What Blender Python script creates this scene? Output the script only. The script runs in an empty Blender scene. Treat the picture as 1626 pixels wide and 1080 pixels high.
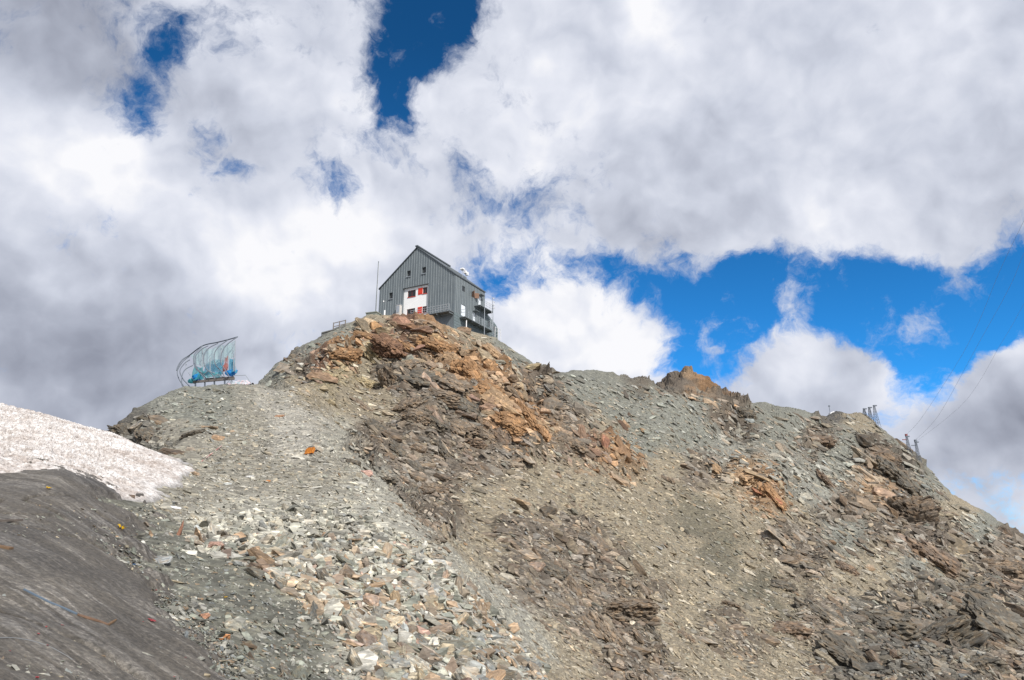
import bpy, bmesh, math, random
import numpy as np
from mathutils import Vector, Matrix

SC = bpy.context.scene
COL = SC.collection
rad = math.radians
random.seed(7)
RNG = np.random.default_rng(11)

# ------------------------------------------------------------------ camera
EYE = 1.7
FPX = 1150.0
PITCH = math.atan(340.0 / FPX)
CP, SP = math.cos(PITCH), math.sin(PITCH)
cam_data = bpy.data.cameras.new("camera")
cam_data.sensor_width = 36.0
cam_data.lens = FPX / 1626.0 * 36.0
cam_data.clip_start = 0.1
cam_data.clip_end = 20000
cam = bpy.data.objects.new("camera", cam_data)
cam.location = (0, 0, EYE)
cam.rotation_euler = (math.pi / 2 + PITCH, 0, 0)
COL.objects.link(cam)
SC.camera = cam


def ray(px, py):
    """photo pixel -> azimuth, tangent of elevation"""
    dx = (px - 813.0) / FPX
    dy = (540.0 - py) / FPX
    y = CP - dy * SP
    z = SP + dy * CP
    return np.arctan2(dx, y), z / np.hypot(dx, y)


def at(px, py, r):
    """world point seen at that photo pixel, r metres away on the map"""
    th, t = ray(px, py)
    return Vector((r * math.sin(th), r * math.cos(th), EYE + r * t))


def photo(x, y, z):
    """world -> photo pixel"""
    z = z - EYE
    d = np.maximum(y * CP + z * SP, 1e-3)
    v = -y * SP + z * CP
    return 813.0 + FPX * x / d, 540.0 - FPX * v / d


# ------------------------------------------------------------------ numeric noise
def _h(ix, iy, iz, s):
    h = (ix * np.int64(374761393) + iy * np.int64(668265263) + iz * np.int64(1274126177) + s * 1442695041) & 0xFFFFFFFF
    h = ((h ^ (h >> 13)) * np.int64(1274126177)) & 0xFFFFFFFF
    h = ((h ^ (h >> 16)) * np.int64(668265263)) & 0xFFFFFFFF
    return h ^ (h >> 15)


def h3(ix, iy, iz, s=0):
    h = _h(ix, iy, iz, s)
    return (h & 1023) / 1023.0, ((h >> 10) & 1023) / 1023.0, ((h >> 20) & 1023) / 1023.0


def vnoise(x, y, z, s=0):
    xi, yi, zi = np.floor(x), np.floor(y), np.floor(z)
    fx, fy, fz = x - xi, y - yi, z - zi
    xi, yi, zi = xi.astype(np.int64), yi.astype(np.int64), zi.astype(np.int64)
    fx = fx * fx * (3 - 2 * fx); fy = fy * fy * (3 - 2 * fy); fz = fz * fz * (3 - 2 * fz)
    out = 0
    for a in (0, 1):
        wa = fx if a else 1 - fx
        for b in (0, 1):
            wb = wa * (fy if b else 1 - fy)
            for c in (0, 1):
                w = wb * (fz if c else 1 - fz)
                out = out + w * (_h(xi + a, yi + b, zi + c, s) & 65535)
    return out / 65535.0 * 2 - 1


def fbm(x, y, z, octv=4, s=0, gain=0.5):
    o, a = 0, 1.0
    for k in range(octv):
        o = o + a * vnoise(x, y, z, s + k)
        x, y, z = x * 2.03 + 3.1, y * 2.03 + 1.7, z * 2.03 + 5.3
        a *= gain
    return o


def cells(x, y, z, s=0, jit=0.85):
    """nearest feature point: offset vector, three random numbers of the cell, border distance"""
    bx, by, bz = np.floor(x - 0.5).astype(np.int64), np.floor(y - 0.5).astype(np.int64), np.floor(z - 0.5).astype(np.int64)
    best = np.full(x.shape, 9.0); sec = np.full(x.shape, 9.0)
    ox = np.zeros_like(x); oy = np.zeros_like(x); oz = np.zeros_like(x)
    ci = np.zeros_like(bx); cj = np.zeros_like(bx); ck = np.zeros_like(bx)
    for a in (0, 1):
        for b in (0, 1):
            for c in (0, 1):
                i, j, k = bx + a, by + b, bz + c
                r1, r2, r3 = h3(i, j, k, s)
                dx = x - (i + 0.5 + (r1 - 0.5) * jit)
                dy = y - (j + 0.5 + (r2 - 0.5) * jit)
                dz = z - (k + 0.5 + (r3 - 0.5) * jit)
                d = np.sqrt(dx * dx + dy * dy + dz * dz)
                m = d < best
                sec = np.where(m, best, np.minimum(sec, d))
                best = np.where(m, d, best)
                ox = np.where(m, dx, ox); oy = np.where(m, dy, oy); oz = np.where(m, dz, oz)
                ci = np.where(m, i, ci); cj = np.where(m, j, cj); ck = np.where(m, k, ck)
    q1, q2, q3 = h3(ci, cj, ck, s + 77)
    return ox, oy, oz, q1, q2, q3, sec - best


# ------------------------------------------------------------------ the lie of the land
CREST_SNOW = [(-420, 520, 44), (-150, 600, 37), (0, 645, 33), (60, 661, 32), (120, 679, 31), (180, 697, 29.5), (240, 716, 27.5), (300, 737, 25)]
CREST_KNOLL = [(178, 692, 44), (205, 668, 46), (240, 643, 48), (285, 618, 50), (330, 612, 52), (375, 611, 54), (405, 612, 56)]
CREST_HILL = [(410, 601, 78), (440, 577, 80), (480, 550, 83), (520, 531, 85), (560, 515, 87), (590, 501, 90), (620, 501, 91), (660, 505, 91), (700, 515, 91),
              (730, 522, 92), (760, 525, 95), (790, 533, 100), (830, 560, 105), (850, 580, 108), (880, 592, 112), (930, 595, 122), (985, 603, 130),
              (1040, 612, 140), (1100, 622, 150), (1170, 636, 165), (1230, 640, 190), (1290, 660, 220), (1320, 664, 235), (1345, 658, 245), (1366, 658, 250),
              (1385, 672, 250), (1400, 683, 250), (1440, 718, 245), (1480, 752, 240), (1510, 785, 230), (1560, 812, 220), (1600, 841, 210), (1626, 861, 205),
              (1700, 925, 190), (1850, 1020, 170), (2100, 1150, 150)]
INNER = [
    # dark ice and dirty snow in the near left corner
    (0, 1080, 7), (200, 1080, 8), (400, 1080, 9.5), (0, 950, 9.4), (200, 950, 11), (100, 860, 12.5), (0, 850, 12), (0, 790, 15), (100, 756, 17),
    (180, 795, 17), (235, 800, 18), (0, 700, 24), (150, 740, 22), (-200, 1000, 8), (-200, 800, 14),
    # embankment
    (330, 830, 18), (500, 1080, 10.5), (650, 1080, 12), (850, 1075, 14.5), (400, 950, 13), (550, 950, 14.5), (700, 950, 16.5),
    (330, 870, 16), (450, 850, 18), (600, 850, 19), (450, 795, 22), (560, 765, 25), (300, 765, 22), (430, 705, 33), (520, 705, 32), (330, 695, 33),
    (430, 650, 44), (440, 622, 54), (490, 628, 52), (500, 650, 46), (250, 690, 40), (560, 715, 33), (620, 790, 24), (720, 895, 19), (860, 1062, 15.2),
    (480, 618, 55), (350, 650, 43), (290, 650, 45),
    # the dip behind its edge
    (530, 668, 54), (575, 720, 44), (640, 800, 33), (745, 905, 26), (885, 1078, 20),
    # face of the hill
    (540, 640, 60), (610, 715, 53), (670, 785, 46), (770, 890, 35), (900, 1050, 26),
    (600, 600, 74), (700, 600, 72), (700, 700, 56), (800, 640, 76), (800, 760, 53), (800, 880, 38), (900, 700, 74), (900, 800, 55), (900, 900, 42),
    (1000, 700, 95), (1000, 800, 67), (1000, 950, 42), (1000, 1080, 30), (1150, 700, 130), (1150, 850, 75), (1150, 1000, 48), (1150, 1080, 39),
    (1300, 750, 155), (1300, 900, 82), (1300, 1080, 48), (1450, 850, 150), (1450, 980, 86), (1450, 1080, 60), (1560, 900, 160), (1600, 1000, 98),
    (1626, 1080, 70), (1750, 1080, 90), (650, 535, 84), (560, 560, 78), (480, 592, 72), (750, 565, 88), (440, 597, 74), (850, 640, 92),
]
HID = []           # points the photograph cannot show: (azimuth, r, z)


def build_controls():
    T, L, W = [], [], []

    def add(th, r, z):
        T.append(th); L.append(math.log(r)); W.append((z - EYE) / (r + 5.0))
    for lst in (CREST_SNOW, CREST_KNOLL, CREST_HILL, INNER):
        for px, py, r in lst:
            th, t = ray(px, py)
            add(th, r, EYE + r * t)
    for px, py, r in CREST_SNOW[:6]:
        th, t = ray(px, py); z = EYE + r * t
        add(th, r * 1.12, z - 0.9); add(th, r * 1.35, z - 4.5)
    for px, py, r in CREST_KNOLL:
        th, t = ray(px, py); z = EYE + r * t
        add(th, r * 1.07, z - 0.35); add(th, r * 1.25, z - 3.5)
    for px, py, r in CREST_HILL:
        th, t = ray(px, py); z = EYE + r * t
        if 580 < px < 800:
            add(th, r * 1.06, z + .15); add(th, r * 1.2, z - .8); add(th, r * 1.42, z - 9)
        else:
            add(th, r * 1.08, z - 1.2); add(th, r * 1.3, z - 9)
        add(th, r * 2.0, z - 40 - r * .1)
    for k in range(-180, 181, 15):
        th = rad(k)
        add(th, 1.2, 0.0)
        add(th, 700, -160); add(th, 1500, -330); add(th, 6000, -700)
        if abs(k) > 50:
            side = 1 if k < 0 else -1
            f = min(1, (abs(k) - 50) / 40)
            add(th, 5, 0.15 * side * (1 - f)); add(th, 14, (1.2 * side - .3) * (1 - f) - .6 * f); add(th, 40, (4.0 * side - 4) * (1 - f) - 5 * f)
            add(th, 120, (5 * side - 25) * (1 - f) - 30 * f)
    return np.array(T), np.array(L), np.array(W)


KT = 4.0   # one radian of azimuth counts as much as this many e-folds of distance


class Land:
    def __init__(self):
        T, L, W = build_controls()
        P = np.stack([T * KT, L], 1)
        d = np.sqrt(((P[:, None] - P[None]) ** 2).sum(2) + 0.03 ** 2)
        n = len(P)
        A = np.zeros((n + 1, n + 1))
        A[:n, :n] = d + np.eye(n) * 1e-4
        A[:n, n] = 1; A[n, :n] = 1
        sol = np.linalg.solve(A, np.append(W, 0))
        self.th = np.concatenate([np.linspace(-math.pi, rad(-46), 60)[:-1], np.linspace(rad(-46), rad(46), 560), np.linspace(rad(46), math.pi, 60)[1:]])
        self.lr = np.linspace(math.log(1.0), math.log(6000), 700)
        G = np.zeros((len(self.th), len(self.lr)))
        for i, t in enumerate(self.th):
            q = np.sqrt((t * KT - P[:, 0]) ** 2 + (self.lr[:, None] - P[:, 1]) ** 2 + 0.03 ** 2)
            G[i] = q @ sol[:n] + sol[n]
        # ---- a small rocky summit behind the ridge and a dark hump on it
        R = np.exp(self.lr)[None, :]
        Z = EYE + G * (R + 5)
        TH = self.th[:, None]

        def ridge(prof, r0, fall, wid=0.0):
            a = np.array([ray(px, py) for px, py in prof])
            zc = EYE + r0 * np.interp(self.th, a[:, 0], a[:, 1])
            zc = np.where((self.th > a[0, 0]) & (self.th < a[-1, 0]), zc, -1e4)
            return np.maximum(Z, zc[:, None] - fall * np.maximum(abs(R - r0) - wid, 0))
        Z = ridge([(1005, 650), (1028, 618), (1040, 606), (1052, 590), (1066, 576), (1082, 572), (1098, 575), (1114, 584), (1130, 596), (1150, 613), (1174, 631), (1210, 665)], 262, .7)
        Z = ridge([(1296, 672), (1304, 662), (1316, 656), (1330, 652), (1342, 655), (1352, 668)], 262, .6, 4)
        # ---- bring the skyline to its place
        E = (Z - EYE) / R
        tx = []
        for lst in (CREST_SNOW[:5], CREST_KNOLL, CREST_HILL):
            for px, py, r in lst:
                th, t = ray(px, py)
                tx.append((th, t, math.log(r), lst is CREST_HILL))
        for lo, hi, lst in ((-500, 176, CREST_SNOW), (176, 404, CREST_KNOLL), (404, 2200, CREST_HILL)):
            a = np.array([(*ray(px, py), math.log(r)) for px, py, r in lst])
            t0, t1 = ray(lo, 640)[0], ray(hi, 640 if hi < 1000 else 1100)[0]
            for i, t in enumerate(self.th):
                if not (t0 <= t < t1):
                    continue
                want = np.interp(t, a[:, 0], a[:, 1]); lr = np.interp(t, a[:, 0], a[:, 2])
                m = (self.lr < lr + .04) & (self.lr > lr - .3)
                d = want - E[i, m].max()
                E[i] += d * np.exp(-((self.lr - lr) / .22) ** 2)
        self.Z = EYE + E * R
        # soften the facets of the fit
        for _ in range(2):
            self.Z[1:-1] = (self.Z[:-2] + 2 * self.Z[1:-1] + self.Z[2:]) / 4
            self.Z[:, 1:-1] = (self.Z[:, :-2] + 2 * self.Z[:, 1:-1] + self.Z[:, 2:]) / 4

    def z(self, th, lr):
        i = np.clip(np.searchsorted(self.th, th) - 1, 0, len(self.th) - 2)
        f = (th - self.th[i]) / (self.th[i + 1] - self.th[i])
        dl = self.lr[1] - self.lr[0]
        g = np.clip((lr - self.lr[0]) / dl, 0, len(self.lr) - 1.001)
        j = g.astype(np.int64); g = g - j
        Z = self.Z
        return (Z[i, j] * (1 - g) + Z[i, j + 1] * g) * (1 - f) + (Z[i + 1, j] * (1 - g) + Z[i + 1, j + 1] * g) * f

    def zxy(self, x, y):
        return self.z(np.arctan2(x, y), np.log(np.maximum(np.hypot(x, y), 1.01)))


LAND = Land()


# ------------------------------------------------------------------ materials
def new_mat(name):
    m = bpy.data.materials.new(name)
    m.use_nodes = True
    nt = m.node_tree
    return m, nt, nt.nodes['Principled BSDF']


def node(nt, kind, **kw):
    n = nt.nodes.new(kind)
    for k, v in kw.items():
        if k.startswith('i_'):
            key = k[2:]
            n.inputs[int(key) if key.isdigit() else key.replace('_', ' ')].default_value = v
        else:
            setattr(n, k, v)
    return n


def ramp(nt, fac, stops):
    r = nt.nodes.new('ShaderNodeValToRGB')
    e = r.color_ramp.elements
    while len(e) < len(stops):
        e.new(0.5)
    for el, (p, c) in zip(e, stops):
        el.position = p
        el.color = (*c, 1) if len(c) == 3 else c
    nt.links.new(fac, r.inputs[0])
    return r.outputs[0]


def mixc(nt, a, b, fac, mode='MIX'):
    m = nt.nodes.new('ShaderNodeMix')
    m.data_type = 'RGBA'
    m.blend_type = mode
    for sock, v in ((m.inputs[0], fac), (m.inputs[6], a), (m.inputs[7], b)):
        if isinstance(v, (int, float)):
            sock.default_value = v
        elif isinstance(v, tuple):
            sock.default_value = (*v, 1) if len(v) == 3 else v
        else:
            nt.links.new(v, sock)
    return m.outputs[2]


def coords(nt, scale=(1, 1, 1), rot=(0, 0, 0)):
    tc = nt.nodes.new('ShaderNodeTexCoord')
    mp = node(nt, 'ShaderNodeMapping')
    mp.inputs['Scale'].default_value = scale
    mp.inputs['Rotation'].default_value = rot
    nt.links.new(tc.outputs['Object'], mp.inputs[0])
    return mp.outputs[0]


def noise_tex(nt, vec, scale, detail=4, rough=.6):
    n = node(nt, 'ShaderNodeTexNoise')
    n.inputs['Scale'].default_value = scale
    n.inputs['Detail'].default_value = detail
    n.inputs['Roughness'].default_value = rough
    nt.links.new(vec, n.inputs['Vector'])
    return n.outputs[0]


def bump(nt, bsdf, h, strength, dist):
    b = node(nt, 'ShaderNodeBump')
    b.inputs['Strength'].default_value = strength
    b.inputs['Distance'].default_value = dist
    nt.links.new(h, b.inputs['Height'])
    nt.links.new(b.outputs[0], bsdf.inputs['Normal'])
    return b


def rock_material(name, attr=True, colour=(.3, .28, .25), fine=14.0, bumpd=.05, mottle=0):
    m, nt, b = new_mat(name)
    v = coords(nt)
    vs = coords(nt, (.55, .55, 2.2), (.25, -.45, 0))
    if attr:
        a = node(nt, 'ShaderNodeAttribute', attribute_name='Col')
        base = a.outputs[0]
    else:
        base = colour
    if mottle:
        nm_ = noise_tex(nt, v, fine * .35, 6, .7)
        q_ = .5 if colour[0] > 1.6 * colour[2] else 1.0
        alt = (min(1, colour[0] * (1 + .22 * q_) + .02 * q_), colour[1] * (1 - .03 * q_) + .01, colour[2] * (1 - .26 * q_))
        base = mixc(nt, base, ramp(nt, nm_, [(.45, (*colour, 1)), (.6, (*alt, 1))]), mottle)
    n1 = noise_tex(nt, vs, fine, 7, .72)
    f1 = ramp(nt, n1, [(.25, (.58, .57, .56)), (.5, (1, 1, 1)), (.75, (1.42, 1.42, 1.42))])
    n2 = noise_tex(nt, v, fine * .12, 5, .65)
    f2 = ramp(nt, n2, [(.3, (.8, .8, .82)), (.55, (1, 1, 1)), (.75, (1.16, 1.12, 1.05))])
    c = mixc(nt, base, f1, 1.0, 'MULTIPLY')
    c = mixc(nt, c, f2, 1.0, 'MULTIPLY')
    vo = node(nt, 'ShaderNodeTexVoronoi')
    vo.inputs['Scale'].default_value = fine * .8
    nt.links.new(vs, vo.inputs['Vector'])
    rnd = node(nt, 'ShaderNodeSeparateColor')
    nt.links.new(vo.outputs['Color'], rnd.inputs[0])
    f3 = ramp(nt, rnd.outputs[0], [(0, (.62, .6, .58)), (.45, (1, 1, 1)), (.8, (1.08, 1.06, 1.02)), (.93, (1.7, 1.66, 1.58))])
    c = mixc(nt, c, f3, .8, 'MULTIPLY')
    nt.links.new(c, b.inputs['Base Color'])
    b.inputs['Roughness'].default_value = .88
    b.inputs['Specular IOR Level'].default_value = .25
    add = node(nt, 'ShaderNodeMath', operation='ADD')
    nt.links.new(n1, add.inputs[0])
    nt.links.new(rnd.outputs[1], add.inputs[1])
    bump(nt, b, add.outputs[0], .55, bumpd)
    return m


def mesh_from(name, v, f, mat=None, smooth=False):
    """fast numpy -> mesh; f is an (n,3) or (n,4) array"""
    me = bpy.data.meshes.new(name)
    k = f.shape[1]
    me.vertices.add(len(v)); me.loops.add(f.size); me.polygons.add(len(f))
    me.vertices.foreach_set('co', np.ascontiguousarray(v, dtype=np.float32).ravel())
    me.loops.foreach_set('vertex_index', np.ascontiguousarray(f, dtype=np.int32).ravel())
    me.polygons.foreach_set('loop_start', np.arange(0, f.size, k, dtype=np.int32))
    me.polygons.foreach_set('use_smooth', np.full(len(f), smooth, dtype=bool))
    me.update(calc_edges=True)
    if mat:
        me.materials.append(mat)
    return me


def set_col(me, c):
    a = me.color_attributes.new('Col', 'FLOAT_COLOR', 'POINT')
    a.data.foreach_set('color', np.ascontiguousarray(np.concatenate([c, np.ones((len(c), 1))], 1), dtype=np.float32).ravel())


def tag(o, label=None, cat=None, group=None, kind=None):
    for k, v in (('label', label), ('category', cat), ('group', group), ('kind', kind)):
        if v:
            o[k] = v
    return o


def link(name, me, parent=None):
    o = bpy.data.objects.new(name, me)
    COL.objects.link(o)
    if parent:
        o.parent = parent
    return o


# ------------------------------------------------------------------ ground zones, from what the photograph shows where
KINDS = {  # colour, cliff, scree
    'G': ((.275, .26, .215), .02, .12), 'E': ((.150, .150, .125), .02, .22), 'L': ((.345, .335, .285), .10, .55), 'H': ((.37, .355, .31), .02, .2),
    'B': ((.175, .148, .118), 1.0, .5), 'R': ((.29, .178, .098), 1.0, .5), 'K': ((.185, .112, .075), 1.1, .5), 'Y': ((.30, .255, .165), .7, .5),
    'D': ((.12, .113, .097), 1.2, .4), 'N': ((.305, .265, .195), .22, .7), 'T': ((.24, .245, .212), .15, .9), 'C': ((.285, .285, .25), .6, 1.0),  # D: dark broken rock, with the shadow of its hollows put into the colour
    'X': ((.155, .142, .105), .1, .35), 'M': ((.12, .115, .105), .15, .5), 'P': ((.34, .335, .25), .25, .7), 'O': ((.33, .235, .15), .8, .6), 'Q': ((.15, .125, .1), 1.1, .4),
}
ZONES = """430 640 H|440 620 G|400 650 G|350 700 G|300 770 G|420 760 G|520 740 G|470 670 H|455 655 H|490 690 H|540 700 L|580 760 L|600 800 L|250 800 G|340 645 T|250 650 T|300 630 T|220 675 D|205 690 D|235 690 D|300 690 G|325 665 T
190 690 D|210 850 E|280 930 E|340 1020 E|430 1010 E|200 810 E|380 960 E|450 850 L|550 850 L|650 900 L|500 930 L|600 1000 L|750 980 L|820 1050 L|350 850 L|400 830 L|640 850 L|700 900 L
420 592 T|440 590 T|500 550 T|540 525 T|480 585 Q|460 600 N|510 570 K|530 565 R|560 545 R|550 590 Y|520 615 Y|500 625 N|600 515 N|585 505 N|640 530 K|620 548 K|680 515 R|690 540 O|720 522 N|760 540 N|800 550 T|825 560 T
600 560 Y|580 580 N|620 600 B|650 585 B|690 600 B|720 570 R|750 585 R|770 610 R|800 620 O|820 650 R|780 660 R|845 680 R|870 690 O|905 700 B|950 705 K|970 715 R|740 630 B|680 650 B|600 650 N|560 640 N|650 700 B|700 720 B|620 720 B|600 690 B
680 780 B|760 720 B|750 660 D|830 720 B|850 760 N|930 780 N|900 850 B|870 900 B|820 860 B|700 830 B|760 870 N|950 900 B|1000 960 B|960 1000 B|1040 900 N|1100 850 N|1000 830 N|1080 980 N|1150 1050 N|900 1050 N|1000 1060 B|760 800 N
850 620 Q|900 650 B|920 620 T|980 640 T|1050 650 T|1020 690 T|960 680 N|1100 690 T|1150 720 C|1100 640 T|1180 660 B|1150 640 B|1060 730 N|1120 740 B|1180 760 O|1220 790 R|1150 790 N|1200 830 N|1260 810 N|1250 680 T|1330 720 T|1250 740 C|1290 700 B|1330 800 B|1420 820 Q|1500 850 B|1480 930 D|1360 980 D|1430 1060 D|1250 850 B|1170 1010 B|1550 1010 D|1600 920 Q|1480 885 Q|1515 935 Q|1575 990 D
1300 780 C|1350 850 T|1280 880 B|1350 930 N|1400 780 O|1390 720 Q|1420 740 Q|1440 800 Q|1440 850 Q|1470 780 T|1520 800 N|1560 840 T|1600 860 B|1560 900 B|1540 930 D|1580 960 D|1500 900 N|1450 950 B|1400 900 N|1500 1000 D|1400 1000 D
1350 1050 D|1300 980 B|1250 950 N|1200 980 N|1250 1060 N|1600 1050 B|1365 668 N|1340 700 T|1320 655 M|1300 690 B|1270 660 T|1210 650 T|1430 710 T|1180 900 N|1120 930 N|1060 870 N|1105 838 X|1135 868 X|1165 900 X|1195 935 X|1225 968 X|1085 600 Q|1060 592 Q|1400 850 B|1460 900 C|1540 1060 D|1620 950 B
1050 598 Q|1075 590 Q|1095 590 O|1120 605 R|1150 622 R|0 900 E|100 800 E|0 1080 E|100 700 E|-200 900 E|-200 1100 E|1750 900 B|1850 1050 B|1750 1100 D"""  # Q marks on the small peak paint its shaded left face dark
ZP = []
for z_ in ZONES.replace('\n', '|').split('|'):
    a_, b_, k_ = z_.split()
    ZP.append((float(a_), float(b_), k_))


def zones_exact(px, py):
    """blend the nearest zone marks -> colour, cliff, scree"""
    n = len(px)
    ws = np.zeros(n); col = np.zeros((n, 3)); cl = np.zeros(n); sc = np.zeros(n)
    px = np.clip(px, -250, 1880); py = np.clip(py, 480, 1130)
    for x, y, k in ZP:
        c, a, b = KINDS[k]
        d2 = ((px - x) ** 2 + (py - y) ** 2 * 1.5) / 60.0 ** 2 + .004
        w = np.exp(-d2 * .8) / d2 ** 2.4 + 1e-6 / d2
        ws += w; col += w[:, None] * np.array(c); cl += w * a; sc += w * b
    return col / ws[:, None], cl / ws, sc / ws


ZGX, ZGY = np.arange(-252, 1885, 3.0), np.arange(478, 1134, 3.0)
_a, _b = np.meshgrid(ZGX, ZGY, indexing='ij')
_c, _d, _e = zones_exact(_a.ravel(), _b.ravel())
ZTAB = np.concatenate([_c, _d[:, None], _e[:, None]], 1).reshape(len(ZGX), len(ZGY), 5)


def zones(px, py):
    u = np.clip((np.clip(px, -250, 1880) + 252) / 3, 0, len(ZGX) - 1.01); v = np.clip((np.clip(py, 480, 1130) - 478) / 3, 0, len(ZGY) - 1.01)
    i, j = u.astype(int), v.astype(int)
    f, g = (u - i)[:, None], (v - j)[:, None]
    q = (ZTAB[i, j] * (1 - g) + ZTAB[i, j + 1] * g) * (1 - f) + (ZTAB[i + 1, j] * (1 - g) + ZTAB[i + 1, j + 1] * g) * f
    return q[:, :3], q[:, 3], q[:, 4]


# ------------------------------------------------------------------ snow and ice outlines (azimuth, log distance)
def hit(px, py):
    th, t = ray(px, py)
    lr = np.linspace(math.log(2), math.log(400), 1500)
    z = LAND.z(np.full_like(lr, th), lr)
    e = (z - EYE) / np.exp(lr)
    k = np.argmax(e >= t)
    if not (e >= t).any():
        k = int(np.argmax(e))
    return th, lr[k]


SNOW_EDGE = [hit(*p) for p in ((292, 731), (306, 742), (300, 754), (280, 768), (250, 787), (215, 794), (180, 789), (150, 779), (120, 761), (100, 753), (75, 748), (50, 756), (20, 758), (0, 766), (-200, 800))]
SNOW_POLY = [(ray(-420, 700)[0], math.log(20)), (ray(-420, 700)[0], math.log(56)), (ray(0, 700)[0], math.log(46)), (ray(110, 700)[0], math.log(40)), (ray(180, 700)[0], math.log(34)), (ray(240, 716)[0], math.log(28.6))] + SNOW_EDGE
ICE_POLY = [hit(*p) for p in ((-200, 700), (0, 730), (60, 725), (120, 735), (170, 770), (185, 790), (170, 812), (168, 835), (188, 875), (222, 922), (272, 968), (325, 1010), (375, 1050))] + \
           [(ray(440, 1100)[0], math.log(8.0)), (ray(520, 1100)[0], math.log(5.0)), (ray(500, 1100)[0], math.log(3.4)), (rad(-46), math.log(3.2)), (rad(-50), math.log(20))]


def poly_sd(th, lr, poly):
    """signed distance (metres, positive inside) to a ground outline"""
    p = np.array(poly)
    inside = np.zeros(th.shape, bool)
    best = np.full(th.shape, 1e9)
    for (ax, ay), (bx, by) in zip(p, np.roll(p, -1, 0)):
        ex, ey = bx - ax, by - ay
        t = np.clip(((th - ax) * ex + (lr - ay) * ey) / (ex * ex + ey * ey + 1e-12), 0, 1)
        best = np.minimum(best, np.hypot(th - ax - t * ex, lr - ay - t * ey))
        c = ((ay > lr) != (by > lr)) & (th < (bx - ax) * (lr - ay) / (by - ay + 1e-12) + ax)
        inside ^= c
    return np.where(inside, 1, -1) * best * np.exp(lr)


# ------------------------------------------------------------------ the ground as one sheet
NT, NR = 1500, 860
th_d = np.linspace(rad(-42), rad(42), NT)
th_all = np.concatenate([np.linspace(-math.pi, rad(-42), 70)[:-1], th_d, np.linspace(rad(42), math.pi, 70)[1:]])
lf = np.linspace(math.log(1.2), math.log(6000), 2600)
LR = np.zeros((len(th_all), NR))
step = 6
cols = list(range(0, len(th_all), step)) + [len(th_all) - 1]
RF = np.exp(lf)
dens = []
for i in cols:
    z = LAND.z(np.full_like(lf, th_all[i]), lf)
    ang = np.arctan2(z - EYE, RF) * 1190
    w = np.abs(np.gradient(ang)) * np.where(lf < math.log(330), 1, .1)
    w = np.convolve(w, np.ones(41) / 41, 'same') + np.gradient(lf) * (60 + 190 * np.exp(-((lf - 4.3) / 1.2) ** 2))
    dens.append(w)
dens = np.array(dens)
for _ in range(6):
    dens[1:-1] = (dens[:-2] + dens[1:-1] + dens[2:]) / 3
ci = np.array(cols)
for i in range(len(th_all)):
    k = min(np.searchsorted(ci, i, side='right') - 1, len(ci) - 2)
    f = (i - ci[k]) / max(1, ci[k + 1] - ci[k])
    w = dens[k] * (1 - f) + dens[k + 1] * f
    cw = np.cumsum(w); cw = (cw - cw[0]) / (cw[-1] - cw[0])
    LR[i] = np.interp(np.linspace(0, 1, NR), cw, lf)
TH = np.repeat(th_all[:, None], NR, 1)
thv, lrv = TH.ravel(), LR.ravel()
Z0 = LAND.z(thv, lrv)
Rv = np.exp(lrv)
Xv, Yv = Rv * np.sin(thv), Rv * np.cos(thv)
eps = 0.012
gx = (LAND.zxy(Xv + Rv * eps, Yv) - LAND.zxy(Xv - Rv * eps, Yv)) / (2 * Rv * eps)
gy = (LAND.zxy(Xv, Yv + Rv * eps) - LAND.zxy(Xv, Yv - Rv * eps)) / (2 * Rv * eps)
nl = np.sqrt(gx * gx + gy * gy + 1)
NX, NY, NZ = -gx / nl, -gy / nl, 1 / nl
PXv, PYv = photo(Xv, Yv, Z0)
PXv = np.where(Yv > 0, PXv, -250); PYv = np.where(Yv > 0, PYv, 1130)
sU = Xv * .84 + Yv * .12 - Z0 * .53; sV = Xv * .50 - Yv * .30 + Z0 * .81
wx = fbm(sU / 7, sV / 2.6, Yv / 6, 5, 3, .6) * 26
wy = fbm(sU / 7 + 9, sV / 2.6, Yv / 6, 5, 9, .6) * 22
del sU, sV
colv, cliff, scree = zones(PXv + wx * np.clip(30 / Rv, .5, 2), PYv + wy * np.clip(30 / Rv, .5, 2))
del wx, wy
sd_snow = poly_sd(thv, lrv, SNOW_POLY)
sd_ice = poly_sd(thv, lrv, ICE_POLY)
under = np.clip(np.maximum(sd_snow, sd_ice) / .6 + .6, 0, 1)
far = np.clip((Rv - 320) / 200, 0, 1)
grow = np.clip((Rv / 70) ** .45, .55, 1.7)          # farther slopes are coarser block fields
# patchy outcrops
pat = fbm(Xv / 7, Yv / 7, Z0 / 5, 4, 21)
cliff = np.clip(cliff * (.75 + .9 * pat), 0, 1.6)
cliff = np.where(far > 0, .3, cliff)
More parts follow.
